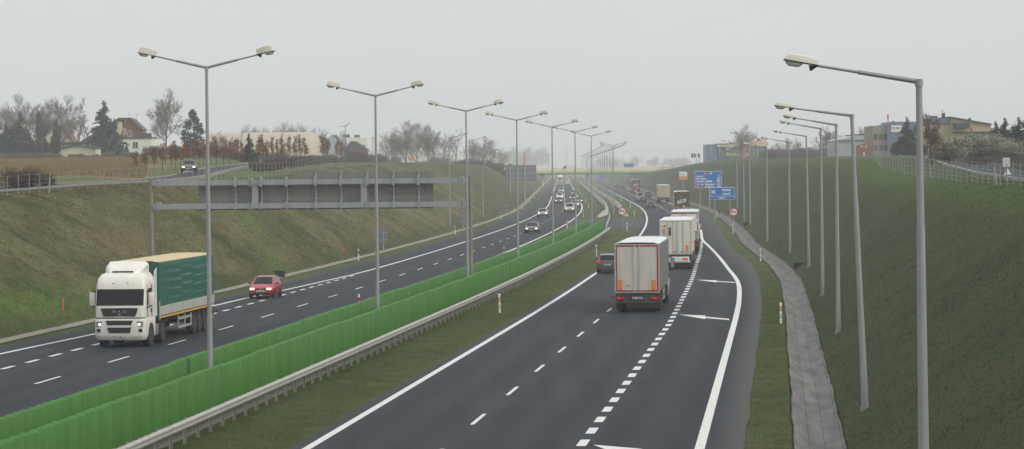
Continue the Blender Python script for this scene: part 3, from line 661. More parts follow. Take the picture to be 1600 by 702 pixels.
# ------------------------------------------------------------------ signs facing us
blue = mat('sign_blue', (.006, .15, .46), .4, 0, .05); wht = mat('sign_white', (.72, .73, .74), .45, 0, .03); sred = mat('sign_red', (.5, .02, .05), .4, 0, .05); sgr = mat('sign_green', (.01, .28, .10), .4, 0, .05)
def panel_sign(name, label, corners, Y, posts):
    (u0, v0), (u1, v1) = corners; a, c = at_y(u0, v1, Y), at_y(u1, v0, Y); org = Vector(((a.x + c.x) / 2, Y, gxy((a.x + c.x) / 2, Y)))
    t = thing(name, label, 'road sign', org); w, h = c.x - a.x, c.z - a.z; z0 = a.z - org.z
    b = MB(); b.rbox(-w / 2, w / 2, 0, .06, z0, z0 + h, .012); bd = b.build('border', wht, t)
    return t, w, h, z0
def put(t, s, x, z, size, m=None, align='LEFT', bold=0.02, y=-.012):
    return text_mb(s, size, m or wht, 'lettering', t, Matrix.Translation((x, y, z)) @ FACE_BACK, .004, align, bold)
def big_sign():
    Y = 520; t, w, h, z0 = panel_sign('direction_sign', 'large blue direction sign with five lines of towns and distances', ((1085.5, 267.3), (1127.8, 294)), Y, None)
    f = MB(); f.box(-w / 2 + .07, w / 2 - .07, -.008, .002, z0 + .07, z0 + h - .07); f.build('panel', blue, t)
    rb = h / 8.2
    def zz(k): return z0 + h - .2 - rb * k
    for x0, x1, m, s in ((-w / 2 + w * .30, -w / 2 + w * .47, sred, 'A2'), (-w / 2 + w * .50, -w / 2 + w * .69, sgr, 'E30')):
        b = MB(); b.box(x0, x1, -.011, -.004, zz(1.05), zz(.15)); b.build('shield', m, t); put(t, s, (x0 + x1) / 2, zz(.9), rb * .85, None, 'CENTER', y=-.016)
    for k, (n, d) in enumerate((('Poznań', '11'), ('Warszawa', '304'), ('Terespol', '500'))):
        put(t, n, -w / 2 + .28, zz(2.3 + 1.2 * k), rb * 1.15); put(t, d, w / 2 - .28, zz(2.3 + 1.2 * k), rb * 1.15, None, 'RIGHT')
    for x in (-w / 2 + w * .47, -w / 2 + w * .59):
        b = MB(); b.prism([(x + .3 * math.cos(a) , zz(4.42) + .17 * math.sin(a)) for a in [i * math.pi / 8 for i in range(16)]], -.014, -.006); b.build('country_disc', wht, t)
    b = MB(); b.box(-w / 2 + .07, w / 2 - .07, -.012, -.004, zz(5.3), zz(5.22)); b.build('divider', wht, t)
    for k, (n, d, sh) in enumerate((('Bydgoszcz', '139', (('A2', sred, .05, .17), ('E261', sgr, .20, .33))), ('Katowice', '360', (('A2', sred, .05, .17),)))):
        z = zz(6.3 + 1.2 * k); put(t, n, -w / 2 + w * .38, z, rb * 1.1); put(t, d, w / 2 - .28, z, rb * 1.1, None, 'RIGHT')
        for s, m, xa, xb in sh:
            b = MB(); b.box(-w / 2 + w * xa, -w / 2 + w * xb, -.011, -.004, z - .08, z + rb * .85); b.build('shield', m, t)
            put(t, s, -w / 2 + w * (xa + xb) / 2, z, rb * .7, None, 'CENTER', y=-.016)
    for x in (-w * .3, -w * .06 + .45):
        b = MB(); gzz = gxy(t.location.x + x, Y) - t.location.z; b.tube((x, .16, gzz - .3), (x, .16, z0 + h * .9), .09, None, 10); b.build('post', M['galv'], t, 40)
def exit_sign():
    Y = 430; t, w, h, z0 = panel_sign('direction_sign', 'blue exit sign with interchange symbol, two town names and a distance', ((1108.8, 292.5), (1148.3, 312.2)), Y, None)
    f = MB(); f.box(-w / 2 + .06, w / 2 - .06, -.008, .002, z0 + h * .28 + .03, z0 + h - .06); f.box(-w / 2 + .06, w / 2 - .06, -.008, .002, z0 + .05, z0 + h * .28 - .03); f.build('panel', blue, t)
    put(t, 'Poznań', w * .17, z0 + h * .70, h * .24, None, 'CENTER'); put(t, 'Luboń', w * .17, z0 + h * .40, h * .24, None, 'CENTER'); put(t, '2000 m', 0, z0 + h * .075, h * .17, None, 'CENTER')
    b = MB(); cx, cz = -w * .35, z0 + h * .62; r = h * .17
    for sg in (1, -1):
        for q in (-1, 1): b.add([(cx - r, -.014, cz + sg * r * .9 + q * 0), (cx - r * .65, -.014, cz + sg * r), (cx + r, -.014, cz - sg * r * .9), (cx + r * .65, -.014, cz - sg * r)], [(0, 1, 2, 3)]) if q > 0 else None
    for sx in (-1, 1):
        for sz in (-1, 1):
            b.prism([(cx + sx * r * (.62 + .38 * math.cos(a)), cz + sz * r * (.5 + .32 * math.sin(a))) for a in [i * math.pi / 6 for i in range(12)]], -.018, -.009)
    b.build('interchange_symbol', wht, t)
    for x in (-w * .3, w * .3):
        b = MB(); gzz = gxy(t.location.x + x, Y) - t.location.z; b.tube((x, .16, gzz - .3), (x, .16, z0 + h * .9), .08, None, 10); b.build('post', M['galv'], t, 40)
big_sign(); exit_sign()
def square_sign():
    Y = 610; t, w, h, z0 = panel_sign('information_board', 'small square white and orange board on the far right slope', ((1061, 268.3), (1073.7, 281.2)), Y, None)
    org_ = mat('board_orange', (.62, .28, .05), .5, 0, .1); b = MB(); b.box(-w / 2 + .03, w / 2 - .03, -.01, .002, z0 + .03, z0 + h * .46); b.build('orange_panel', org_, t)
    b = MB(); b.box(-w / 2 + .12, -w / 2 + .5, -.01, .002, z0 + h * .6, z0 + h * .72); b.box(-w * .1, w * .15, -.01, .002, z0 + h * .6, z0 + h * .68); b.build('blue_mark', blue, t)
    b = MB(); b.tube((0, .1, -.4), (0, .1, z0 + h * .8), .06, None, 8); b.build('post', M['galv'], t)
square_sign()
def ban_sign(label, u, vc, rpx, Y):
    c = at_y(u, vc, Y); g = gxy(c.x, Y); t = thing('prohibition_sign', label, 'road sign', (c.x, Y, g)); z = c.z - g; r = rpx * Y / F
    disc = lambda rr, y0, y1: MB().prism([(rr * math.cos(a), z + rr * math.sin(a)) for a in [i * math.pi / 16 for i in range(32)]], y0, y1)
    disc(r, 0, .03).build('red_ring', sred, t); disc(r * .76, -.008, .001).build('white_disc', wht, t)
    b = MB(); b.box(-r * .55, -r * .05, -.014, -.006, z - r * .12, z + r * .42); b.box(-r * .5, -r * .4, -.014, -.006, z - r * .22, z - r * .1); b.box(-r * .2, -r * .1, -.014, -.006, z - r * .22, z - r * .1); b.build('lorry_symbol', sred, t)
    b = MB(); b.prism([(r * .12, z - r * .14), (r * .6, z - r * .14), (r * .6, z + r * .02), (r * .5, z + r * .04), (r * .44, z + r * .2), (r * .26, z + r * .2), (r * .2, z + r * .04), (r * .12, z + r * .02)], -.014, -.006); b.build('car_symbol', mat('sign_ink', (.012, .05, .035), .5), t)
    b = MB(); b.tube((0, .06, -.3), (0, .06, z + r * .8), .035, None, 8); b.build('post', M['galv'], t)
ban_sign('round lorry no-overtaking sign in the median grass by the paved gap', 972, 330.5, 6.6, 376)
ban_sign('round lorry no-overtaking sign on the right verge by the drainage channel', 1146.3, 331.5, 6.6, 352)

# ------------------------------------------------------------------ delineator posts
def make_delineator(red=True):
    t = thing('delineator_post', 'x', 'delineator post'); pr = [(-.06, -.05), (.06, -.05), (.035, .06), (-.035, .06)]
    b = MB(); b.prism(pr, -.2, 1.06, axis='z'); b.add([(x, y, 1.06) for x, y in pr] + [(x, y, 1.06 + .04 * (y > 0)) for x, y in pr], [(4, 5, 6, 7), (0, 1, 5, 4), (1, 2, 6, 5), (2, 3, 7, 6), (3, 0, 4, 7)])
    b.build('body', M['white_paint'], t)
    b = MB(); b.prism([(x * 1.06, y * 1.06) for x, y in pr], .66, .9, axis='z'); b.build('band', M['red'], t)
    b = MB(); b.box(-.03, .03, -.056, -.049, .7, .86); b.build('reflector', M['white_paint'], t)
    b = MB(); b.box(-.05, .05, -.056, -.049, .3, .34); b.box(-.03, .0, -.056, -.049, .38, .5); b.build('marking', M['dark'], t)
    return t
dp = make_delineator(); first = True
def dels(of, Ys, where, grp, rot=0):
    global first
    for i, Y in enumerate(Ys):
        o = of(Y) if callable(of) else of; p = W(o, Y, gz(o, Y)); lab = f'delineator post {where}, {ordn(i + 1)} from the camera'
        d = dp if first else dup(dp, p, 0, lab, group=grp); first = False
        d.location = p; d['label'] = lab; d['group'] = grp; d.rotation_euler = (R(rnd.uniform(-1.5, 1.5)), R(rnd.uniform(-2, 2)), rot)
dels(-16.5, [166 + 102 * i for i in range(9)], 'on the median side of the outbound road', 'delineator posts in the median grass')
dels(lambda Y: float(chan_L(Y)) - .25, [151.6, 250, 353, 459.5, 557, 660, 765], 'on the right verge', 'delineator posts on the right verge')
dels(-37.9, [162, 262, 361, 463, 566, 664, 766, 866, 966, 1066], 'below the left slope', 'delineator posts below the left slope', math.pi)
dels(-24.9, [168, 265, 388, 476, 576, 680, 782, 884, 986], 'on the median side of the inbound road', 'delineator posts beside the inbound road', math.pi)
# small marker stakes on the slopes
for i, (u, v, h, c) in enumerate(((98.5, 486, .9, 'orange'), (535, 394, .8, 'orange'), (692, 352, .9, 'yellow'), (803, 322, .9, 'yellow'), (765.5, 336, .9, 'yellow'), (1219, 389, 1.5, 'brick'), (1289, 480, 1.6, 'brick'))):
    p = hit(u, v); b = MB(); b.box(-.032, .032, -.02, .02, -.3, h * .7); b.box(-.036, .036, -.024, .024, h * .56, h * .72)
    o = b.build('marker_stake', M[c], None, None, p); tag(o, ['short orange stake on the left slope beside the white lorry cab', 'short orange stake on the slope left of the nearest small sign back', 'yellowish stake by the nearest lamp under the left slope', 'yellowish stake beyond the farthest small sign back', 'yellowish stake by the farthest lamp under the left slope', 'thin rusty stake on the right slope, the farther of two', 'thin rusty stake on the right slope, the nearer of two'][i], 'stake', 'marker stakes')
# drain inlets let into the slopes
for i, (u, v, w, s) in enumerate(((443, 434, .8, -1), (1241, 421, 1.1, 1), (1163, 355, 1.0, 1), (1122, 333, 1.0, 1))):
    p = hit(u, v); t = thing('drain_inlet', ['black drain inlet in the foot of the left slope behind the red car', 'black drain inlet at the foot of the right slope, nearest of three', 'black drain inlet at the foot of the right slope, middle of three', 'black drain inlet at the foot of the right slope, farthest of three'][i], 'drain inlet', p, -math.atan(tang(p.y)), 'drain inlets')
    b = MB(); b.prism([(0, -.3), (.06 * s * w, -.3), (w * s, .52), (0, .5)], -.04, .04); b.build('wall', mat('inlet', (.02, .02, .022), .8, 0, .3), t)
    b = MB(); b.prism([(0, .5), (w * s, .52), (w * s, .56), (0, .54)], -.06, .5); b.build('lid', mat('inlet_lid', (.03, .03, .03), .8), t)
    b = MB(); b.box(-.03, .03, -.04, .6, -.3, .5); b.build('side', M['dark'], t)
# ------------------------------------------------------------------ vehicles (local frame: +y forward, origin on the ground under the rear end)
def wheel(parent, x, y, r, w, M0=None, rim=True):
    s = 1 if x > 0 else -1; X = Matrix.Translation((x, y, r))
    b = MB(); pr = [(r * .62, -w / 2), (r * .93, -w / 2), (r, -w / 2 + .04), (r, w / 2 - .04), (r * .93, w / 2), (r * .62, w / 2)]
    b.lathe(pr, 20, 0, X); o = b.build('wheel', M['rubber'], parent, 40)
    if rim:
        q = MB(); e = w / 2 * s
        q.lathe([(.001, e * .45), (r * .2, e * .5), (r * .22, e * .75), (r * .3, e * .75), (r * .34, e * .4), (r * .52, e * .3), (r * .6, e * .95), (r * .64, e * .97), (r * .64, e * .8)], 18, 0, X)
        for k in range(8):
            a = k * math.pi / 4; q.tube((x + e * .76, y + r * .26 * math.cos(a), r + r * .26 * math.sin(a)), (x + e * .84, y + r * .26 * math.cos(a), r + r * .26 * math.sin(a)), r * .03, None, 5)
        q.build('rim', M['rim'], o, 40)
    return o
CARS = {
 # stations: (distance from nose, belt height, top height, kind)   kind: h hood, w windscreen, s side glass, p pillar, r rear screen, b boot
 'hatch': dict(L=3.75, W=1.66, H=1.42, st=[(0, .52, .56), (.05, .60, .66), (.25, .68, .76), (.9, .80, .90), (1.25, .88, 1.13, 'w'), (1.62, .89, 1.35, 'w'), (1.72, .89, 1.38), (2.25, .90, 1.42, 's'), (2.33, .90, 1.42), (3.0, .92, 1.39, 's'), (3.2, .92, 1.36), (3.55, .90, 1.0, 'r'), (3.70, .82, .90), (3.75, .6, .64)], ax=(.72, 3.12), wr=.29),
 'estate': dict(L=4.5, W=1.76, H=1.48, st=[(0, .52, .56), (.06, .62, .68), (.35, .70, .79), (1.1, .82, .92), (1.5, .90, 1.18, 'w'), (1.85, .91, 1.40, 'w'), (1.95, .92, 1.44), (2.6, .92, 1.48, 's'), (2.7, .92, 1.48), (3.5, .93, 1.46, 's'), (3.6, .93, 1.46), (4.1, .94, 1.42, 's'), (4.18, .94, 1.40), (4.42, .92, 1.02, 'r'), (4.48, .85, .92), (4.5, .6, .64)], ax=(.85, 3.5), wr=.31),
 'sedan': dict(L=4.6, W=1.78, H=1.43, st=[(0, .50, .54), (.06, .58, .64), (.35, .66, .75), (1.25, .80, .90), (1.7, .88, 1.16, 'w'), (2.05, .89, 1.36, 'w'), (2.15, .90, 1.39), (2.7, .90, 1.43, 's'), (2.8, .90, 1.43), (3.4, .92, 1.38, 's'), (3.5, .92, 1.34), (3.95, .92, 1.04, 'r'), (4.5, .90, .98), (4.58, .8, .88), (4.6, .6, .64)], ax=(.88, 3.55), wr=.31),
 'mpv': dict(L=4.5, W=1.8, H=1.66, st=[(0, .55, .6), (.06, .68, .74), (.3, .78, .88), (.85, .92, 1.02), (1.3, 1.0, 1.32, 'w'), (1.7, 1.0, 1.58, 'w'), (1.8, 1.0, 1.61), (2.5, 1.0, 1.66, 's'), (2.6, 1.0, 1.66), (3.4, 1.02, 1.65, 's'), (3.5, 1.02, 1.65), (4.1, 1.02, 1.6, 's'), (4.2, 1.02, 1.57), (4.42, 1.0, 1.1, 'r'), (4.47, .9, 1.0), (4.5, .6, .66)], ax=(.85, 3.6), wr=.32),
 'van': dict(L=5.0, W=1.9, H=1.95, st=[(0, .6, .66), (.06, .78, .84), (.3, .88, .98), (.75, 1.0, 1.1), (1.2, 1.1, 1.5, 'w'), (1.6, 1.1, 1.85, 'w'), (1.75, 1.1, 1.9), (2.5, 1.12, 1.95, 's'), (2.6, 1.12, 1.95), (4.7, 1.12, 1.93), (4.75, 1.12, 1.92), (4.97, 1.1, 1.2, 'r'), (5.0, .6, .7)], ax=(.9, 3.9), wr=.33),
}
def make_car(name, label, kind, paint, lit='front', group='cars on the motorway', grey_bumper=False, plate_text=None, rails=False):
    c = CARS[kind]; L, Wd = c['L'], c['W'] / 2; t = thing(name, label, 'car' if kind != 'van' else 'van', group=group)
    rings = []; info = []
    st = c['st']
    for i, s in enumerate(st):
        d, bl, tp = s[:3]; y = L - d; fr = min(d, L - d)
        w = Wd * (1 - .17 * max(0, 1 - fr / .55) ** 2); gh = tp - bl
        rw = w * (.93 - min(.21, gh * .42)) if gh > .13 else w * .9
        zl = .2 + .12 * max(0, 1 - fr / .3)
        rt = tp - (.05 if gh > .13 else .03)
        half = [(0, zl), (w * .78, zl), (w * .95, zl + .09), (w, min(.52, bl - .02)), (w * .985, bl - .05 if bl > .62 else bl), (w * .955, bl + (.0 if gh > .13 else .01)), (rw, rt), (rw * .84, tp - .012), (rw * .45, tp), (0, tp + .012)]
        ring = [Vector((x, y, z)) for x, z in half] + [Vector((-x, y, z)) for x, z in reversed(half[1:-1])]
        rings.append(ring)
    n = len(rings[0]); body = MB(); gl = {'windscreen': MB(), 'rear_window': MB(), 'side_window_r': MB(), 'side_window_l': MB()}
    allv = [tuple(p) for r in rings for p in r]
    def emit(mb, idx):
        mb.add([allv[q] for q in idx], [(0, 1, 2, 3)])
    body.v = list(allv)
    for i in range(len(rings) - 1):
        k = st[i + 1][3] if len(st[i + 1]) > 3 else ''
        # steep windscreen and rear screen bands get a glass centre, side bands a glass flank
        for j in range(n):
            q = (i * n + j, i * n + (j + 1) % n, (i + 1) * n + (j + 1) % n, (i + 1) * n + j)
            tgt = None
            if k in ('w', 'r') and j in (7, 8, 9, 10): tgt = 'windscreen' if k == 'w' else 'rear_window'
            if k == 'r' and j in (6, 11): tgt = None
            if k == 's' and j == 5: tgt = 'side_window_r'
            if k == 's' and j == 12: tgt = 'side_window_l'
            if k == 'w' and i > 3 and st[i][2] > 1.05 and j in (5, 12): tgt = 'side_window_r' if j == 5 else 'side_window_l'
            if tgt: emit(gl[tgt], q)
            else: body.f.append(q); body.m.append(0)
    body.f.append(tuple(reversed(range(n)))); body.f.append(tuple(range((len(rings) - 1) * n, len(rings) * n))); body.m += [0, 0]
    bo = body.build('body', paint, t, 32)
    for k, g in gl.items():
        if g.v: g.build(k.replace('_r', '').replace('_l', '') if 'side' in k else k, M['glass'], t, 60)
    lo = M['dark']
    wid = lambda y: Wd * (1 - .17 * max(0, 1 - min(y, L - y) / .55) ** 2)
    # lower trim, grille, lamps, plates, mirrors
    b = MB(); b.rbox(-wid(L - .05) * .72, wid(L - .05) * .72, L - .04, L + .012, .27, .40, .01); b.build('air_intake', lo, t)
    b = MB(); b.rbox(-.36, .36, L - .10, L + .004, .565, .66, .01); b.build('grille', lo, t)
    b = MB(); b.lathe([(.001, .0), (.05, .0), (.05, .012)], 14, 0, Matrix.Translation((0, L + .006, .612)) @ Matrix.Rotation(R(90), 4, 'Z')); b.build('badge', M['chrome'], t)
    b = MB(); b.rbox(-wid(.05) * .8, wid(.05) * .8, -.012, .05, .24, .36, .01); b.build('rear_trim', lo, t)
    hm = M['head_lamp'] if lit == 'front' else M['lamp_clear']; tm = M['red_lamp'] if lit == 'rear' else M['red_lens']
    for s in (-1, 1):
        b = MB(); x = s * Wd * .66; b.rbox(x - .15, x + .15, L - .22, L - .004, .55, .68, .02); b.build('headlight', hm, t)
        b = MB(); zt = .86 if kind in ('hatch', 'sedan') else 1.0; x = s * Wd * .80; b.rbox(x - .12, x + .12, -.008, .22, zt - .2, zt, .02); b.build('tail_light', tm, t)
        mz = st[3][1] + .16; my = L - st[4][0] - .05; b = MB(); b.rbox(s * (Wd + .08) - .1, s * (Wd + .08) + .1, my - .05, my + .06, mz - .06, mz + .07, .03, seg=2); b.tube((s * (Wd - .12), my, mz - .06), (s * (Wd + .02), my, mz - .02), .025); b.build('mirror', paint if not grey_bumper else lo, t, 40)
        for ya in c['ax']:
            y = L - ya
            a = MB(); a.prism([(y + (c['wr'] + .07) * math.cos(k * math.pi / 10), c['wr'] + (c['wr'] + .07) * math.sin(k * math.pi / 10)) for k in range(11)], s * (Wd * .8), s * (wid(y) + .004), axis='x'); a.build('wheel_arch', lo, t)
            wheel(t, s * (wid(y) - .085), y, c['wr'], .2)
        b = MB(); b.box(s * wid(L / 2) - .008, s * wid(L / 2) + .008, L - c['ax'][1] + .42, L - c['ax'][0] - .42, .50, .55); b.build('side_trim', paint if not grey_bumper else lo, t)
    for y, nm in ((L + .016, 1), (-.03, -1)):
        b = MB(); b.rbox(-.26, .26, y - .01, y + .01, .42 if nm > 0 else .62, .53 if nm > 0 else .73, .005); b.build('number_plate', M['plate'], t)
    b = MB()
    for k in range(3): b.box(-.2 + .14 * k, -.1 + .14 * k, L + .026, L + .029, .45, .505); b.box(-.2 + .14 * k, -.1 + .14 * k, -.044, -.041, .65, .705)
    b.build('plate_lettering', M['dark'], t)
    # a dark cabin seen through the glass: seats and a steering wheel
    b = MB()
    for s in (-1, 1): b.rbox(s * .38 - .22, s * .38 + .22, L - st[6][0] - .75, L - st[6][0] - .6, .55, 1.12, .04); b.rbox(s * .38 - .12, s * .38 + .12, L - st[6][0] - .74, L - st[6][0] - .64, 1.14, 1.3, .03)
    b.build('seat', M['dark'], t)
    if rails:
        for s in (-1, 1):
            b = MB(); b.pipe([(s * .55, L - 2.0, 1.42), (s * .56, L - 2.15, 1.50), (s * .56, L - 3.9, 1.49), (s * .55, L - 4.05, 1.43)], .025); b.build('roof_rail', M['galv'], t)
    return t
def place(t, o, Y, toward, L):
    """put the vehicle's nearest end at distance Y, lane offset o"""
    k = tang(Y); a = math.atan(k)
    if toward: e = W(o, Y) + Vector((math.sin(a), math.cos(a), 0)) * L; t.location = e; t.rotation_euler = (0, 0, math.pi - a)
    else: t.location = W(o, Y); t.rotation_euler = (0, 0, -a)
    t.location.z = .004
    return t

# ------------------------------------------------------------------ articulated lorries
def rrect(hw, yf, yr, z, r=.22, bow=.06):
    """rounded cab outline, counter-clockwise from the right rear"""
    p = [(hw, yr), (hw, yr + .5), (hw, yr + .62), (hw, yf - .75), (hw, yf - .55), (hw, yf - r)]
    for k in range(1, 4): a = k * math.pi / 8; p.append((hw - r + r * math.cos(a), yf - r + r * math.sin(a)))
    p += [(hw - r, yf), (hw * .45, yf + bow * .7), (0, yf + bow)]
    q = [(-x, y) for x, y in reversed(p[:-1])]
    return [Vector((x, y, z)) for x, y in p + q]
def make_cab(t, Y0, Yf, paint, letters=None, lit=True, roof=True):
    """cab between y=Y0 (rear) and y=Yf (front)"""
    lv = [(.36, 1.12, -.12), (.5, 1.2, -.03), (.62, 1.225, 0), (1.0, 1.225, .0), (1.32, 1.225, -.01), (1.38, 1.2, -.04), (1.44, 1.2, -.05), (1.93, 1.21, -.06), (2.0, 1.21, -.07), (2.78, 1.2, -.26), (2.86, 1.2, -.28), (3.0, 1.19, -.31), (3.3, 1.14, -.45), (3.48, 1.02, -.68), (3.54, .8, -1.0)]
    rings = [rrect(w, Yf + d, Y0, z) for z, w, d in lv]; n = len(rings[0]); body, scr, sw = MB(), MB(), (MB(), MB())
    body.v = [tuple(p) for r in rings for p in r]
    for i in range(len(rings) - 1):
        for j in range(n):
            q = (i * n + j, i * n + (j + 1) % n, (i + 1) * n + (j + 1) % n, (i + 1) * n + j); c = sum((Vector(body.v[k]) for k in q), Vector()) / 4
            z0 = lv[i][0]
            if z0 == 2.0 and 7 <= j <= n - 9 : scr.add([body.v[k] for k in q], [(0, 1, 2, 3)])
            elif z0 == 2.0 and (j in (2, 3) or j in (n - 5, n - 4)): sw[0 if c.x > 0 else 1].add([body.v[k] for k in q], [(0, 1, 2, 3)])
            else: body.f.append(q); body.m.append(1 if (z0 == 1.38 and 5 <= j <= n - 7) else 0)
    body.f += [tuple(range(n))[::-1], tuple(range((len(rings) - 1) * n, len(rings) * n))]; body.m += [0, 0]
    cab = body.build('cab', [paint, M['dark']], t, 30)
    scr.build('windscreen', M['glass'], t, 60)
    for s in sw: s.build('side_window', M['glass'], t)
    def trap(z0, z1, w0, w1, y, th, m, nm):   # trapezoid panel on the front
        b = MB(); b.prism([(-w0, z0), (w0, z0), (w1, z1), (-w1, z1)], y - .06, y + th); return b.build(nm, m, t)
    trap(1.50, 1.87, .76, .90, Yf - .0, .03, M['dark'], 'grille')
    for k in range(3):
        b = MB(); b.box(-.74, .74, Yf + .03, Yf + .034, 1.57 + .09 * k, 1.575 + .09 * k); b.build('grille_bar', mat('bar', (.05, .05, .055), .4), t)
    trap(1.08, 1.30, .56, .66, Yf + .02, .045, M['dark'], 'air_intake'); trap(.70, .97, .50, .58, Yf + .02, .045, M['dark'], 'air_intake')
    b = MB(); b.rbox(-.86, .86, Yf + .0, Yf + .05, 1.88, 1.91, .01); b.build('grille_trim', M['alu'], t)
    for s in (-1, 1):
        b = MB(); b.prism([(s * .74, .98), (s * 1.12, 1.00), (s * 1.14, 1.24), (s * .86, 1.27)], Yf - .18, Yf + .01); h = b.build('headlight', M['lamp_clear'], t)
        b = MB(); b.lathe([(.001, 0), (.065, 0), (.07, -.02)], 14, 0, Matrix.Translation((s * .95, Yf + .016, 1.11)) @ Matrix.Rotation(R(90), 4, 'Z')); b.build('bulb', M['head_lamp'] if lit else M['lamp_clear'], h)
        b = MB(); b.prism([(s * .66, .72), (s * 1.1, .75), (s * 1.1, .90), (s * .64, .92)], Yf - .2, Yf + .008); b.build('fog_slot', M['dark'], t)
        b = MB(); b.rbox(s * 1.43 - .13, s * 1.43 + .13, Yf - .62, Yf - .48, 1.98, 2.62, .05, seg=2); mo = b.build('mirror', paint if letters else M['dark'], t, 40)
        b = MB(); b.rbox(s * 1.43 - .11, s * 1.43 + .11, Yf - .63, Yf - .615, 2.03, 2.57, .01); b.build('mirror_glass', M['chrome'], mo)
        b = MB(); b.pipe([(s * 1.18, Yf - .5, 1.92), (s * 1.32, Yf - .5, 1.9), (s * 1.43, Yf - .54, 2.0)], .035); b.pipe([(s * 1.16, Yf - .5, 2.66), (s * 1.34, Yf - .5, 2.68), (s * 1.43, Yf - .54, 2.6)], .03); b.build('mirror_arm', M['dark'], t)
        b = MB(); b.rbox(s * 1.215 - .02, s * 1.215 + .02, Yf - 1.5, Yf - 1.36, 1.62, 1.82, .01); b.build('door_handle', M['dark'], t)
        b = MB(); b.box(s * 1.2 - .03, s * 1.2 + .027, Yf - 1.62, Yf - 1.6, 1.4, 2.95); b.box(s * 1.2 - .03, s * 1.2 + .027, Yf - .72, Yf - .70, 1.4, 2.7); b.build('door_gap', M['dark'], t)
        b = MB(); b.prism([(Yf - 1.38 + .62 * math.cos(k * math.pi / 12), .52 + .62 * math.sin(k * math.pi / 12)) for k in range(13)] + [(Yf - 2.0, .3), (Yf - .76, .3)], s * .8, s * 1.232, axis='x'); b.build('wheel_arch', M['dark'], t)
        wheel(t, s * 1.06, Yf - 1.38, .5, .34)
        b = MB(); b.rbox(s * 1.16 - .06, s * 1.16 + .06, Yf - 2.12, Yf - 1.98, .4, 1.3, .03); b.build('step_panel', paint, t)
        b = MB(); b.pipe([(s * .2, Yf - .02, 2.03), (s * .75, Yf + .0, 2.09)], .018); b.build('wiper', M['dark'], t)
    for k in (-1, 0, 1):
        b = MB(); b.rbox(k * .34 - .055, k * .34 + .055, Yf - .37, Yf - .28, 3.02, 3.075, .012); b.build('marker_lamp', M['dark'], t)
    b = MB(); b.rbox(-.36, .36, Yf - .02, Yf + .035, .48, .58, .006); pl = b.build('number_plate', M['plate'], t)
    b = MB()
    for k, w in enumerate((.05, 0, .07, .06, .08, 0, .05, .07)):
        if w: b.box(-.3 + k * .077, -.3 + k * .077 + w, Yf + .034, Yf + .038, .50, .56)
    b.build('plate_lettering', M['dark'], pl)
    b = MB(); b.rbox(-.1, .1, Yf - .3, Yf - .22, .34, .5, .02); b.build('tow_hook', M['dark'], t)
    b = MB(); b.box(-.12, .12, Yf - .38, Yf - .37, 2.16, 2.24); b.build('cab_sticker', M['white_paint'], t)
    if letters:
        text_mb(letters, .19, M['chrome'], 'lettering', t, Matrix.Translation((0, Yf + .034, 1.66)) @ Matrix.Rotation(math.pi, 4, 'Z') @ FACE_BACK, .008, 'CENTER', .006)
        b = MB(); b.lathe([(.03, 0), (.055, 0), (.055, .01), (.03, .01)], 16, 0, Matrix.Translation((0, Yf + .034, 1.59)) @ Matrix.Rotation(R(90), 4, 'Z')); b.build('emblem', M['chrome'], t)
    if roof:    # roof deflector
        d = MB(); rr = []
        for y, w, z in ((Yf - .75, .66, 3.46), (Yf - .9, .80, 3.66), (Yf - 1.25, .92, 3.9), (Yf - 1.75, .98, 4.02), (Yf - 2.1, .99, 4.04)):
            rr.append([Vector(p) for p in ((-w, y, 3.42), (-w, y, z - .16), (-w * .86, y, z), (0, y, z + .02), (w * .86, y, z), (w, y, z - .16), (w, y, 3.42))])
        d.loft(rr); df = d.build('roof_deflector', paint, t, 30)
        b = MB(); b.rbox(-.5, .5, Yf - .9, Yf - .78, 3.56, 3.62, .01); b.build('deflector_slot', M['dark'], df)
        for s in (-1, 1): b = MB(); b.prism([(Y0 - .02, 1.35), (Y0 - .5, 1.4), (Y0 - .5, 3.7), (Y0 - .02, 3.5)], s * 1.17, s * 1.21, axis='x'); b.build('side_deflector', paint, t)
    # tractor rear: frame, tank, drive axle
    b = MB(); b.box(-.5, -.36, Y0 - 3.2, Y0 + .3, .75, 1.0); b.box(.36, .5, Y0 - 3.2, Y0 + .3, .75, 1.0); b.box(-.4, .4, Y0 - 1.0, Y0 - .6, .7, 1.0); b.build('tractor_frame', M['chassis'], t)
    for s in (-1, 1):
        b = MB(); b.rbox(s * .92 - .28, s * .92 + .28, Y0 - .95, Y0 + .25, .42, 1.0, .08, seg=2); b.build('fuel_tank', mat('tank_grey', (.20, .20, .195), .5, .3, .15, dirt=((.08, .07, .06), .6)), t, 40)
        wheel(t, s * .98, Y0 - 1.75, .5, .5)
        b = MB(); b.prism([(Y0 - 1.75 + .62 * math.cos(k * math.pi / 10), .5 + .62 * math.sin(k * math.pi / 10)) for k in range(11)] + [(Y0 - 1.75 + .58 * math.cos(k * math.pi / 10), .5 + .58 * math.sin(k * math.pi / 10)) for k in range(10, -1, -1)], s * .72, s * 1.24, axis='x'); b.build('mudguard', M['chassis'], t)
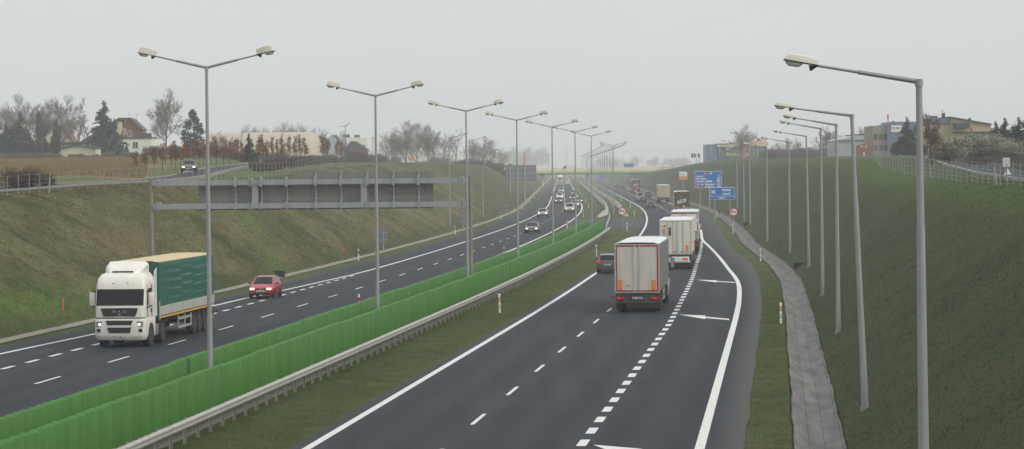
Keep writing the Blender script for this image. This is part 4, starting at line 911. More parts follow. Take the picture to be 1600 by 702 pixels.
def tarp_side(s, y0, y1, z0, z1, amp=.022, nx=5, nz=5, diag=False):
    """slightly wrinkled curtain with bulges between its hoops"""
    b = MB(); A, B = nx * 8, nz * 10; vs = []
    for i in range(A + 1):
        for j in range(B + 1):
            u, v = i / A, j / B; cell = int(u * nx * .9999); fx, fz = abs(math.sin(math.pi * u * nx)), (v * nz + .28 * math.sin(cell * 2.4) + .10 * math.sin(u * nx * math.pi)) % 1.0
            d = amp * ((.35 + .65 * fx ** .6) * (fz / .8 if fz < .8 else (1 - fz) / .2) + .12 * math.sin(u * 61 + v * 23) * math.sin(v * 37 + u * 11))
            if diag and u > .86: d *= .15
            vs.append((s * (1.27 + d * math.sin(math.pi * min(1, v * 1.04 + .02)) ** .4), y0 + (y1 - y0) * u, z0 + (z1 - z0) * v))
    k = B + 1
    return b.add(vs, [(i * k + j, i * k + j + 1, (i + 1) * k + j + 1, (i + 1) * k + j) for i in range(A) for j in range(B)])
def make_trailer(t, L, side, roofm, door=None, boards=None, stripe=None, guard=True, box=False, H=4.0, z0=1.2, name='tarpaulin'):
    zb = z0 + (.62 if boards else .06)
    core = mat('liner', (.1, .1, .1), .8)
    if box:
        b = MB(); b.rbox(-1.275, 1.275, 0.06, L, z0, H - .02, .03); b.build('box_body', side, t, 30)
        b = MB(); b.rbox(-1.285, 1.285, .05, L + .02, H - .1, H, .03); b.build('roof', roofm, t, 30)
        for s in (-1, 1):
            b = MB(); b.box(s * 1.277 - .004, s * 1.277 + .012, .07, L - .02, z0, z0 + .12); b.build('side_rail', M['alu'], t)
    else:
        b = MB(); b.box(-1.22, 1.22, .08, L - .04, z0 + .02, H - .06); b.build('load_space', core, t)
        for s in (-1, 1): tarp_side(s, .1, L - .05, zb, H - .04, nx=5 if boards else 7, diag=bool(boards)).build(name, side, t, 60)
        b = MB(); b.rbox(-1.285, 1.285, L - .08, L, z0, H - .03, .02); b.build('front_wall', side, t)
        # roof sheet sagging a little between hoops
        vs = []; A = 30
        for i in range(A + 1):
            for j in range(9): u, v = i / A, j / 8; vs.append((-1.29 + 2.58 * v, .02 + (L + .0) * u, H + .03 * math.sin(math.pi * v) - .03 * abs(math.sin(math.pi * u * 6)) * math.sin(math.pi * v) - (.07 if j in (0, 8) else 0)))
        b = MB(); b.add(vs, [(i * 9 + j, i * 9 + j + 1, (i + 1) * 9 + j + 1, (i + 1) * 9 + j) for i in range(A) for j in range(8)]); b.build('roof', roofm, t, 50)
    if boards:
        for s in (-1, 1):
            n = 5
            for k in range(n):
                ya, yb = .12 + (L - .2) * k / n, .12 + (L - .2) * (k + 1) / n - .05
                b = MB(); b.rbox(s * 1.275 - .02, s * 1.275 + .02, ya, yb, z0 + .16, zb - .01, .008); b.build('side_board', boards, t)
                b = MB(); b.box(s * 1.28 - .03, s * 1.28 + .03, yb, yb + .05, z0 + .02, zb + .02); b.build('board_post', M['alu'], t)
            b = MB(); b.box(s * 1.27 - .02, s * 1.27 + .026, .1, L - .06, z0 + .03, z0 + .115); b.build('stripe', stripe, t)
            b = MB(); b.rbox(s * 1.28 - .04, s * 1.28 + .03, L - .12, L - .02, z0 - .02, zb + .25, .01); b.build('corner_post', M['alu'], t)
    # chassis
    b = MB()
    for s in (-1, 1): b.box(s * .5 - .07, s * .5 + .07, .2, L - .3, .85, z0 - .01)
    for k in range(8): b.box(-1.2, 1.2, .4 + k * (L - .8) / 7 - .05, .4 + k * (L - .8) / 7 + .05, z0 - .14, z0 - .012)
    b.box(-.9, .9, 1.8, 5.4, .6, .85); b.build('chassis', M['chassis'], t)
    for k in range(3):
        for s in (-1, 1):
            wheel(t, s * 1.06, 2.3 + 1.32 * k, .5, .36)
            b = MB(); y = 2.3 + 1.32 * k; b.prism([(y + .6 * math.cos(a * math.pi / 10), .5 + .6 * math.sin(a * math.pi / 10)) for a in range(1, 10)] + [(y + .56 * math.cos(a * math.pi / 10), .5 + .56 * math.sin(a * math.pi / 10)) for a in range(9, 0, -1)], s * .86, s * 1.24, axis='x'); b.build('mudguard', M['chassis'], t)
    if guard:
        gm = mat('guard_grey', (.40, .41, .39), .5, .2, .1, dirt=((.2, .18, .16), .4))
        for s in (-1, 1):
            b = MB(); x = s * 1.2
            for z in (.55, .98): b.box(x - .02, x + .02, 5.7, 8.9, z - .06, z + .06)
            for y in (5.75, 7.3, 8.85): b.box(x - .035, x + .0205, y - .06, y + .06, .49, 1.15)
            b.build('side_guard', gm, t)
            b = MB(); b.box(s * .75 - .06, s * .75 + .06, L - 3.1, L - 2.95, .25, 1.1); b.build('landing_leg', M['chassis'], t)
def rear_end(t, bumper, plate=True, lit=True, light_z=.78, light_x=1.0, extra=None, z0=1.2):
    b = MB(); b.rbox(-1.2, 1.2, .0, .12, .55, .7, .02); b.build('rear_bumper', bumper, t)
    b = MB(); b.box(-1.22, 1.22, .1, .16, .72, z0 - .04); b.build('light_bar', M['chassis'], t)
    for s in (-1, 1):
        b = MB(); b.rbox(s * light_x - .26, s * light_x + .26, .03, .12, light_z - .02, light_z + .14, .02); b.build('tail_light', M['red_lens'], t)
        b = MB(); b.rbox(s * light_x - .14, s * light_x + .06, .018, .05, light_z + .02, light_z + .11, .015); b.build('lit_lamp', M['red_lamp'], t)
        b = MB(); b.box(s * 1.06 - .2, s * 1.06 + .2, 1.35, 1.38, .18, .8); b.build('mud_flap', M['rubber'], t)
    if plate:
        b = MB(); b.rbox(-.28, .28, .06, .1, light_z + .02, light_z + .14, .005); p = b.build('number_plate', M['plate'], t)
        q = MB()
        for k in (0, 1, 3, 4, 5, 6): q.box(-.24 + .07 * k, -.19 + .07 * k, .055, .061, light_z + .04, light_z + .12)
        q.build('plate_lettering', M['dark'], p)
    for s in (-1, 1):
        b = MB(); b.pipe([(s * 1.25, .12, z0 - .3), (s * 1.4, .12, z0 - .28)], .02); b.rbox(s * 1.42 - .04, s * 1.42 + .04, .08, .16, z0 - .34, z0 - .24, .01); b.build('side_marker', M['rubber'], t)
LORRY = 'lorries on the motorway'
# 1: white tractor with a green tarpaulin trailer, oncoming
g_tarp = mat('green_tarp', (.003, .10, .078), .38, 0, .2, 1.2, coat=.12, dirt=((.03, .11, .09), .25)); roof_b = mat('tarp_roof', (.56, .44, .24), .6, 0, .12, .6, dirt=((.4, .32, .2), .4))
lab = 'white lorry with green tarpaulin trailer and beige roof, oncoming on the left'
t = thing('articulated_lorry', lab, 'lorry', group=LORRY)
make_trailer(t, 13.6, g_tarp, roof_b, boards=mat('boards', (.42, .42, .40), .5, .1, .06, dirt=((.35, .33, .3), .4)), stripe=M['yellow'])
make_cab(t, 14.2, 16.5, M['truck_white'], 'M  A  N'); rear_end(t, M['alu'])
place(t, -31.66, 136.6, True, 16.5)
# 2: grey curtain-sider nearest on our side
curt = mat('grey_curtain', (.17, .19, .185), .5, 0, .15, 1.2, dirt=((.09, .09, .085), .6)); white_roof = mat('white_roof', (.68, .70, .70), .5, 0, .05, 1.0, dirt=((.5, .5, .48), .4))
doorm = mat('door_beige', (.58, .555, .50), .5, .1, .05, 2.0, dirt=((.36, .32, .26), .5, .9))
def double_doors(t, m, z0, z1, frame, ribs, hinge=True, border=None, hw=1.2):
    b = MB(); b.rbox(-1.285, -1.22, 0, .1, z0 - .05, z1 + .06, .012); b.rbox(1.22, 1.285, 0, .1, z0 - .05, z1 + .06, .012); b.box(-1.219, 1.219, .002, .1, z1, z1 + .06); b.box(-1.219, 1.219, .002, .1, z0 - .06, z0); b.build('door_frame', frame, t)
    for s in (-1, 1):
        d = MB(); x0, x1 = (-1.215, -.006) if s < 0 else (.006, 1.215); d.rbox(x0, x1, .015, .07, z0 + .005, z1 - .005, .008)
        for k in range(1, ribs): x = x0 + (x1 - x0) * k / ribs; d.box(x - .008, x + .008, .009, .016, z0 + .12, z1 - .12)
        do = d.build('door', m, t)
        if border:
            b = MB(); w = .07
            b.box(x0 + (.01 if s < 0 else 0), x1 - (.01 if s > 0 else 0), .004, .012, z1 - .09, z1 - .09 + w); b.box(x0 + (.01 if s < 0 else 0), x1 - (.01 if s > 0 else 0), .004, .012, z0 + .02, z0 + .02 + w)
            xx = x0 + .02 if s < 0 else x1 - .02 - w; b.box(xx, xx + w, .003, .0115, z0 + .03, z1 - .03); b.build('border', border, do)
        if hinge:
            h = MB()
            for z in (.08, .36, .64, .92): q = z0 + (z1 - z0) * z; h.rbox(s * 1.24 - .06, s * 1.24 + .06, -.02, .03, q - .04, q + .04, .01)
            h.build('hinge', M['alu'], do)
        for xx in ((.18, .9) if False else (.16,)):
            l = MB(); l.tube((s * xx, -.02, z0 - .02), (s * xx, -.02, z1 + .02), .02, None, 8); l.rbox(s * xx - .05, s * xx + .05, -.035, .02, z0 + .5, z0 + .58, .01); l.build('lock_rod', frame if not border else m, do)
def hazard_plates(t, z, xs):
    for x in xs:
        b = MB(); b.rbox(x - .10, x + .10, -.012, .01, z, z + .58, .005); p = b.build('hazard_plate', M['red' if False else 'orange'], t); b = MB(); b.box(x - .042, x + .042, -.016, -.011, z + .06, z + .52); b.build('plate_centre', M['yellow'], p)
t = thing('articulated_lorry', 'lorry with beige rear doors edged in red and two orange plates, nearest on the right', 'lorry', group=LORRY)
make_trailer(t, 13.6, curt, white_roof, boards=None, guard=True); rear_end(t, M['chassis']); double_doors(t, doorm, 1.22, 3.88, M['alu'], 8, True, M['red']); hazard_plates(t, 1.32, (-.95, .95))
b = MB(); b.box(-.62, -.44, .002, .0085, 1.52, 1.62); b.box(-.40, -.38, .002, .0085, 1.5, 1.64); b.build('door_marking', M['galv'], t)
make_cab(t, 14.2, 16.5, M['truck_white'], None, False); place(t, -8.45, 163.6, False, 16.5)
# 3: white refrigerated trailer
t = thing('articulated_lorry', 'white box lorry with rear doors and a small orange plate, second on the right', 'lorry', group=LORRY)
make_trailer(t, 13.6, M['truck_white2'], white_roof, box=True, guard=True)
rear_end(t, M['white_paint'], True, True, .78, .82); double_doors(t, M['truck_white2'], 1.25, 3.86, M['alu'], 2, True)
for x in (-.62, .62): b = MB(); b.tube((x, -.015, 1.3), (x, -.015, 3.8), .018, None, 8); b.build('lock_rod', M['galv'], t)
hazard_plates(t, 1.36, (.95,))
b = MB(); b.rbox(-.52, -.36, -.012, .012, 2.72, 3.4, .03); b.build('vent_slot', M['dark'], t)
b = MB(); b.box(-1.02, -.84, .002, .0125, 2.75, 3.3); lg = b.build('logo_panel', M['red'], t); q = MB()
for k in range(5): q.box(-.98, -.88, -.004, .004, 2.79 + .1 * k, 2.84 + .1 * k)
q.build('logo_lettering', M['white_paint'], lg)
b = MB(); b.prism([(-1.08, 3.5), (-.8, 3.42), (-.78, 3.6), (-.9, 3.55)], .002, .0125); b.build('logo_mark', M['dark'], t)
for x in (-.85, -.1, .5): b = MB(); b.box(x - .18, x + .18, .0, .0125, 1.36, 1.46); b.build('door_label', M['galv'], t)
b = MB(); b.rbox(-.95, 1.1, -.03, .1, .62, 1.02, .02); b.build('bumper_panel', M['white_paint'], t)
b = MB(); b.rbox(.55, 1.0, -.05, -.02, .76, .9, .01); b.build('tail_light', M['red_lamp'], t)
make_cab(t, 14.2, 16.5, M['truck_white'], None, False); place(t, -8.35, 232, False, 16.5)
# 4: white lorry with a red frame right ahead of it
t = thing('articulated_lorry', 'white lorry with red corner frame, third on the right, mostly hidden', 'lorry', group=LORRY)
make_trailer(t, 13.6, M['truck_white'], white_roof, box=True); rear_end(t, M['chassis']); double_doors(t, M['truck_white'], 1.25, 3.78, M['red'], 2, True)
b = MB(); b.box(-1.26, 1.26, -.01, .03, 3.86, 3.98); b.build('top_rail', M['galv'], t)
for s in (-1, 1): b = MB(); b.box(s * 1.25 - .05, s * 1.25 + .05, -.012, .0, 3.0, 3.35); b.build('corner_marker', M['white_paint'], t)
make_cab(t, 14.2, 16.5, M['truck_white'], None, False); place(t, -8.4, 273, False, 16.5)
# 5 / 7: lorries with a green printed rear
def ad_mat():
    m = mat('printed_rear', (.03, .09, .03), .5); N, L = nodes(m); b = N['Principled BSDF']
    n = N.new('ShaderNodeTexNoise'); n.inputs['Scale'].default_value = 2.2; n.inputs['Detail'].default_value = 5; tc = N.new('ShaderNodeTexCoord'); L.new(tc.outputs['Object'], n.inputs['Vector'])
    r = N.new('ShaderNodeValToRGB'); e = r.color_ramp.elements; e[0].position = .38; e[0].color = (.008, .022, .012, 1); e[1].position = .66; e[1].color = (.07, .19, .03, 1); L.new(n.outputs['Fac'], r.inputs['Fac']); L.new(r.outputs['Color'], b.inputs['Base Color']); return m
adm = ad_mat()
def ad_lorry(label, o, Y, side):
    t = thing('articulated_lorry', label, 'lorry', group=LORRY)
    make_trailer(t, 13.6, side, white_roof, boards=None); rear_end(t, M['red']); double_doors(t, adm, 1.22, 3.8, M['red'], 1, False)
    b = MB(); b.prism([(-.78, 1.98), (.62, 2.28), (.66, 2.86), (-.74, 2.52)], -.026, -.021); p = b.build('logo_panel', M['white_paint'], t)
    sl = math.atan2(.32, 1.4); text_mb('ŻUBR', .46, M['dark'], 'lettering', p, Matrix.Translation((-.04, -.028, 2.25)) @ Matrix.Rotation(-sl, 4, 'Y') @ FACE_BACK, .002, 'CENTER', .012)
    b = MB(); b.prism([(-.3, 3.0), (.05, 2.95), (.15, 3.2), (.1, 3.35), (-.12, 3.25)], -.03, .012); b.build('red_mark', mat('print_red', (.35, .05, .04), .5), t)
    b = MB(); b.prism([(.3 + .16 * math.cos(k * math.pi / 8), 1.52 + .16 * math.sin(k * math.pi / 8)) for k in range(16)], -.03, .012); b.build('speed_disc', M['white_paint'], t)
    for s in (-1, 1): b = MB(); b.box(s * .8 - .3, s * .8 + .3, -.028, .012, 1.28, 1.46); b.build('hazard_plate', M['orange'], t)
    make_cab(t, 14.2, 16.5, M['truck_white'], None, False); return place(t, o, Y, False, 16.5)
ad_lorry('lorry with dark green printed rear and slanted white logo, ahead of the white lorries', -8.55, 478, mat('silver_curtain', (.35, .36, .36), .5))
ad_lorry('lorry with printed rear and bright red lower edge, farthest in the right lanes', -7.3, 900, mat('red_curtain', (.25, .07, .05), .5))
# 6: beige box lorry further ahead
t = thing('articulated_lorry', 'beige box lorry with pale double doors, ahead in the right bend', 'lorry', group=LORRY)
bei = mat('beige_box', (.50, .41, .29), .5, 0, .06, dirt=((.35, .28, .2), .4)); make_trailer(t, 13.6, bei, white_roof, box=True); rear_end(t, M['chassis']); double_doors(t, bei, 1.25, 3.84, M['galv'], 2, True)
make_cab(t, 14.2, 16.5, M['truck_white'], None, False); place(t, -7.5, 645, False, 16.5)
# 8: white lorry coming from under the bridge
t = thing('articulated_lorry', 'white lorry coming out from under the green bridge', 'lorry', group=LORRY)
make_trailer(t, 13.6, M['truck_white'], white_roof, box=True); make_cab(t, 14.2, 16.5, M['truck_white'], None, True); rear_end(t, M['chassis']); place(t, -31.4, 1460, True, 16.5)

# ------------------------------------------------------------------ cars
def paint(nm, col, rough=.3, metal=.1): return mat(nm, col, rough, metal, .05, coat=.3, dirt=((.2, .18, .15), .12))
P = dict(red=paint('paint_red', (.42, .008, .025)), dark=paint('paint_dark', (.035, .04, .045)), grey=paint('paint_grey', (.06, .058, .05)), silver=paint('paint_silver', (.36, .37, .38), .3, .4), white=paint('paint_white', (.66, .64, .60)), beige=paint('paint_beige', (.46, .42, .36), .3, .3),
         navy=paint('paint_navy', (.03, .05, .09)), black=paint('paint_black', (.018, .019, .022)), green=paint('paint_green', (.035, .07, .05)))
c = make_car('hatchback_car', 'small red hatchback car with headlights on, oncoming in the merging lane', 'hatch', P['red']); place(c, -34.12, 187.4, True, CARS['hatch']['L'])
c = make_car('estate_car', 'dark grey estate car with roof rails, half hidden left of the nearest lorry', 'estate', P['grey'], 'rear', grey_bumper=True, rails=True); place(c, -13.5, 225.2, False, 4.5)
LC = [('sedan_car', 'dark grey sedan with headlights on, nearest sedan in the inbound left bend', 'sedan', 'dark', -28.35, 362), ('sedan_car', 'silver sedan following behind the dark grey sedan in the outer inbound lane', 'sedan', 'silver', -31.8, 480),
      ('hatchback_car', 'pale beige car in the bend beside the green screen end', 'mpv', 'beige', -28.1, 525), ('estate_car', 'silver grey car half hidden behind a lamp pole, right after the pale beige car', 'sedan', 'silver', -27.6, 589),
      ('sedan_car', 'dark green car at the right edge of the inbound bend', 'sedan', 'green', -26.6, 651), ('hatchback_car', 'dark blue car seen above the silver grey car in the inbound bend', 'hatch', 'navy', -27.8, 713),
      ('sedan_car', 'black car in front of a white car in the outer inbound lane', 'sedan', 'black', -31.2, 654), ('estate_car', 'white car right behind the black car in the outer inbound lane', 'mpv', 'white', -31.0, 735),
      ('hatchback_car', 'black car near the median line, well before the bridge', 'hatch', 'black', -26.9, 840), ('estate_car', 'silver car second before the bridge in the outer inbound lane', 'mpv', 'silver', -30.6, 915),
      ('sedan_car', 'dark car just in front of the oncoming white lorry', 'sedan', 'navy', -30.7, 1268), ('hatchback_car', 'white car beside the oncoming white lorry under the bridge', 'hatch', 'white', -28.1, 1350), ('sedan_car', 'red car far beyond the bridge', 'sedan', 'red', -27.6, 1560)]
for nm, lab, kd, pc, o, Y in LC: place(make_car(nm, lab, kd, P[pc]), o, Y, True, CARS[kd]['L'])
RC = [('sedan_car', 'dark red-brown sedan with brake lights, nearest car in the far right bend', 'sedan', 'black', -12.7, 560), ('hatchback_car', 'dark blue car ahead of the dark sedan in the overtaking lane', 'sedan', 'navy', -12.2, 650),
      ('minivan', 'pale silver van ahead of the dark blue car in the overtaking lane', 'van', 'silver', -11.8, 687), ('minivan', 'dark people carrier with bright red lights left of the beige lorry', 'mpv', 'black', -8.0, 752), ('sedan_car', 'green car far ahead, left of the farthest lorry', 'sedan', 'green', -7.9, 1070)]
for nm, lab, kd, pc, o, Y in RC: place(make_car(nm, lab, kd, P[pc], 'rear'), o, Y, False, CARS[kd]['L'])
c = make_car('estate_car', 'blue and orange car farthest away on the outbound road', 'estate', P['navy'], 'rear'); place(c, -7.7, 1165, False, 4.5)
# car on the left service road
p = at_y(308, 277, 330); p.z = gxy(p.x, p.y) + .07
o_ = float(srvL(330)); q = Vector((float(Cx(330)) + o_ - .9, 330, 0)); q.z = max(gxy(q.x + d, 330) for d in (-3, 0, 3)) + .06
c = make_car('sedan_car', 'dark car with bright headlights on the service road above the left slope', 'sedan', P['black'], group='cars on the service roads'); c.location = q; c.rotation_euler = (0, 0, math.pi + .09)
# ------------------------------------------------------------------ wire fences along both crests
def fence(name, label, of, ys, hf, diag=()):
    p0 = W(of(ys[0]), ys[0], 0); p0.z = gxy(p0.x, p0.y); t = thing(name, label, 'fence', p0); tops = []
    for i, Y in enumerate(ys):
        p = W(of(Y), Y, 0); p.z = gxy(p.x, p.y); q = p - p0; h = hf(Y); tops.append((q, h)); b = MB()
        b.tube(q - Vector((0, 0, .3)), q + Vector((0, 0, h)), .032, .032, 6)
        if i in diag: b.tube(q + Vector((.05, -.9, -.1)), q + Vector((0, 0, h * .8)), .035, .035, 6)
        b.build('post', M['fence_post'], t)
    w = MB()
    for (a, ha), (c, hc) in zip(tops, tops[1:]):
        for k in (.12, .3, .5, .7, .97): w.tube(a + Vector((0, 0, ha * k)), c + Vector((0, 0, hc * k)), .007, .007, 3, 0, False)
    w.build('wire', M['galv'], t)
mm('fence_post', (.22, .24, .22), .6, .1, .15)
fl = lambda Y: TOE_L - 1.5 * float(crest_L(Y)) * 1.12
fence('wire_fence', 'wire fence with pale posts along the near crest of the left slope', fl, [178 + 3.0 * i for i in range(30)] + [268 + 2.6 * i for i in range(40)], lambda Y: float(np.interp(Y, [180, 230, 330], [1.3, 1.5, 2.0])), (8, 30))
fence('wire_fence', 'wire fence with pale posts along the far hump of the left slope', fl, [375 + 3.0 * i for i in range(98)], lambda Y: 2.1)
fr = lambda Y: float(toe_R(Y)) + 1.5 * float(crest_R(Y)) * 1.14
fence('wire_fence', 'wire fence with pale posts along the near crest of the right slope', fr, [128 + 4.6 * i for i in range(46)], lambda Y: float(np.interp(Y, [130, 200, 330], [1.15, 1.5, 2.0])), (12, 25))
fence('wire_fence', 'wire fence with pale posts along the far crest of the right slope', fr, [342 + 4.6 * i for i in range(98)], lambda Y: 2.1)
# ------------------------------------------------------------------ overpass
def overpass():
    Y = 1210; c = float(Cx(Y)); t = thing('road_bridge', 'green girder road bridge on slim cream pillars across the motorway', 'bridge', (c - 20, Y, 0), R(.0))
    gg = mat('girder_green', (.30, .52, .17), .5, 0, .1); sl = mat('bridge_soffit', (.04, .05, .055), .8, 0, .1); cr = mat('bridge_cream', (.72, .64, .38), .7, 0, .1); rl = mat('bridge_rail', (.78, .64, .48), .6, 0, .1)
    x0, x1 = -46, 44
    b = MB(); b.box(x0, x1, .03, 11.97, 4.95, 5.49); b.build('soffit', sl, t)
    b = MB(); b.box(x0, x1, 0, .28, 5.495, 6.35); b.box(x0, x1, 11.72, 12, 5.495, 6.35); b.build('girder', gg, t)
    b = MB(); b.box(x0, x1, .29, 11.71, 6.0, 6.3); b.build('deck', M['asphalt_old'], t)
    b = MB(); b.box(x0, x1, .02, .5, 6.352, 6.62); b.build('kerb', cr, t)
    for yy in (.2, 11.8):
        b = MB()
        for z in (7.0, 7.35, 7.72): b.box(x0, x1, yy - .03, yy + .03, z - .06, z + .06)
        for k in range(60): x = x0 + (x1 - x0) * (k + .5) / 60; b.box(x - .05, x + .05, yy - .04, yy + .04, 6.3, 7.7)
        for k in range(240): x = x0 + (x1 - x0) * (k + .5) / 240; b.box(x - .07, x + .07, yy - .02, yy + .02, 6.6, 7.7)
        b.build('railing', rl, t)
    for u in (848, 919.5, 988):
        x = at_y(u, 290, Y).x - (c - 20); g = gxy(at_y(u, 290, Y).x, Y)
        for yy in (2.5, 9.5):
            b = MB(); b.tube((x, yy, g - .5), (x, yy, 4.7), .42, .42, 12); b.build('pillar', cr, t, 40)
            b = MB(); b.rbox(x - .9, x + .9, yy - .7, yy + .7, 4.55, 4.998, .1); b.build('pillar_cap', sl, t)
    return c
bc = overpass()
def light_lorry(label, x, Y, z, right=True):
    t = thing('delivery_lorry', label, 'lorry', (x, Y, z), R(90)); b = MB(); b.rbox(-1.15, 1.15, 0, 4.6, .9, 3.0, .05); b.build('cargo_box', M['white_paint'], t)
    b = MB(); b.loft([[Vector((x_, y, z_)) for x_, z_ in ((-w, .5), (w, .5), (w, h), (-w, h))] for y, w, h in ((4.7, 1.0, 2.4), (5.6, 1.0, 2.4), (6.0, .98, 1.5), (6.5, .95, 1.3))]); b.build('cab', M['red'], t)
    b = MB(); b.prism([(5.0, 1.5), (5.6, 1.5), (5.5, 2.2), (5.0, 2.2)], -1.01, 1.01, axis='x'); b.build('side_window', M['glass'], t)
    for s in (-1, 1):
        for y in (1.0, 5.4): wheel(t, s * .9, y, .42, .24)
    return t
p = at_y(893, 264, 1214); light_lorry('white box lorry with red cab crossing the green bridge', p.x + 2.5, 1214, 6.302)
for i, (u, pc, kd, lab) in enumerate(((1041, 'navy', 'hatch', 'dark car on the right approach of the green bridge, leftmost of three'), (1046, 'red', 'sedan', 'red car on the right approach of the green bridge'), (1056, 'white', 'mpv', 'white car on the right approach of the green bridge, rightmost of three'))):
    Y = 1216 - i * 2; p = at_y(u, 264, Y); p.z = gxy(p.x, Y) if abs(p.x - bc + 20 - 0) > 46 + 0 else 6.302
    p.z = max(p.z, 6.302); c = make_car('bridge_car' if False else 'small_car', lab, kd, P[pc], 'none', group='cars on the bridge road'); c.location = p; c.rotation_euler = (0, 0, R(90))
    tb = None
# orange works board beside the pillar
p = at_y(865, 290.5, 1195); p.z = gxy(p.x, p.y); t = thing('works_board', 'orange board standing by the left bridge pillar', 'board', p); b = MB(); b.rbox(-.45, .45, 0, .08, .3, 2.1, .02); b.build('panel', mat('works_orange', (.7, .16, .04), .5), t); b = MB(); b.box(-.4, -.32, .02, .06, -.2, .3); b.box(.32, .4, .02, .06, -.2, .3); b.build('leg', M['galv'], t)
# traffic lights on the right approach
def signals(label, u, vt, vb, Y, heads):
    g = at_y(u, vb, Y); g.z = gxy(g.x, Y); t = thing('traffic_light', label, 'traffic light', g); top = at_y(u, vt, Y).z - g.z; b = MB(); b.tube((0, 0, -.5), (0, 0, top), .09, None, 8)
    if len(heads) > 1: b.tube((0, 0, top - .5), (min(heads) * Y / F, 0, top - .4), .06, None, 6)
    b.build('mast', M['galv'], t)
    for h in heads:
        x = h * Y / F; b = MB(); b.rbox(x - .35, x + .35, -.25, .1, top - 1.3, top + .1, .05); hd = b.build('signal_head', M['dark'], t)
        for k in range(3): q = MB(); q.lathe([(.001, 0), (.13, 0), (.13, -.03)], 10, 0, Matrix.Translation((x, -.26, top - .25 - .42 * k)) @ Matrix.Rotation(R(-90), 4, 'Z')); q.build('lens', M['glass_hazy'], hd)
signals('traffic light mast with three dark heads beyond the right crest', 1093, 240.5, 252, 1000, (-1, -7.5, -11.5)); signals('traffic light with one dark head beside the dark hotel wall', 1101.5, 240.5, 250, 1000, (0,))
# hazy hoardings and far lamps beyond the bridge
def hoard(name, label, u0, u1, v0, v1, Y, m, vb=268, cat='billboard'):
    a, c = at_y(u0, v1, Y), at_y(u1, v0, Y); x = (a.x + c.x) / 2; g = gxy(x, Y); t = thing(name, label, cat, (x, Y, g)); b = MB(); b.rbox(a.x - x, c.x - x, 0, .3, a.z - g, c.z - g, .03); b.build('panel', m, t)
    b = MB()
    for s in (-.3, .3): b.box((c.x - a.x) * s - .15, (c.x - a.x) * s + .15, .31, .6, -.5, c.z - g - .5)
    b.build('post', M['galv'], t); return t
hoard('billboard', 'pale hoarding above the bridge between the lamp poles', 908.5, 918.5, 248, 255.5, 1500, M['white_paint'])
hoard('overhead_sign', 'blue direction board above the bridge right of the lamps', 974.5, 990, 255.5, 262.8, 1320, blue, cat='road sign')
hoard('overhead_sign', 'blue direction board seen below the bridge deck', 936, 944, 273, 281, 1600, blue, cat='road sign')
for i, (u, vt, vb, Y, ln) in enumerate(((856.5, 236, 262, 1500, -3), (885.5, 236, 262, 1500, 3), (973, 236, 265, 1700, -3), (1088, 236, 254, 1400, -4), (1067.5, 236, 258, 1600, 4))):
    b = at_y(u, vb, Y); b.z = gxy(b.x, Y); t = thing('far_street_lamp', f'hazy street lamp beyond the bridge, {ORD[i + 1]} of five from the left', 'street lamp', b, group='hazy street lamps beyond the bridge') if False else thing('street_lamp', ['hazy lamp above the left end of the bridge, by the brown wood', 'hazy lamp above the white lorry on the bridge', 'hazy lamp right of the far lamp row, above the blue board', 'hazy lamp on the skyline nearest the dark hotel wall', 'hazy lamp on the skyline above the white car'][i], 'street lamp', b, group='hazy street lamps beyond the bridge')
    h = at_y(u, vt, Y).z - b.z; q = MB(); q.tube((0, 0, -.5), (0, 0, h), .11, .08, 6); q.tube((0, 0, h), (ln * .5, 0, h + .2), .06, .05, 5); q.build('pole', M['pole'], t); q = MB(); q.rbox(ln * .5 - .5, ln * .5 + .5, -.15, .15, h + .15, h + .35, .05); q.build('lamp_head', M['beige'], t)
p = at_y(819.5, 258, 1900); g = gxy(p.x, 1900); t = thing('chimney', 'tall thin red chimney in the haze left of the bridge', 'chimney', (p.x, 1900, g)); b = MB(); b.tube((0, 0, -1), (0, 0, at_y(819.5, 238, 1900).z - g), .9, .6, 12); b.build('stack', mat('chimney_red', (.4, .08, .06), .7), t, 40)

# ------------------------------------------------------------------ buildings
def bld(name, label, u, Y, cat='building', rz=0.0, vb=None):
    p = at_y(u, 250, Y); p.z = gxy(p.x, Y) if vb is None else at_y(u, vb, Y).z; return thing(name, label, cat, p, rz), p
def win(t, x0, x1, y, z0, z1, m=None, fm='white_paint'):
    b = MB(); f = .08; b.box(x0 - f, x1 + f, y - .05, y + .02, z0 - f, z1 + f); fr_ = b.build('window', M[fm], t); b = MB(); b.box(x0, (x0 + x1) / 2 - .03, y - .06, y - .045, z0, z1); b.box((x0 + x1) / 2 + .03, x1, y - .06, y - .045, z0, z1); b.build('pane', m or M['glass_hazy'], fr_)
def gable_roof(t, x0, x1, y0, y1, ze, zr, m, ov=.4, axis='y', th=.18, name='roof'):
    b = MB(); xm, k = (x0 + x1) / 2, (zr - ze) / ((x1 - x0) / 2)
    if axis == 'y':
        for s in (-1, 1):
            xe = (x0 - ov) if s < 0 else (x1 + ov); zz = ze - k * ov
            b.prism([(xm, zr), (xe, zz), (xe, zz + th), (xm, zr + th)], y0 - ov, y1 + ov)
    else:
        ym = (y0 + y1) / 2; k = (zr - ze) / ((y1 - y0) / 2)
        for s in (-1, 1):
            ye = (y0 - ov) if s < 0 else (y1 + ov); zz = ze - k * ov
            b.prism([(ym, zr), (ye, zz), (ye, zz + th), (ym, zr + th)], x0 - ov, x1 + ov, axis='x')
    return b.build(name, m, t)
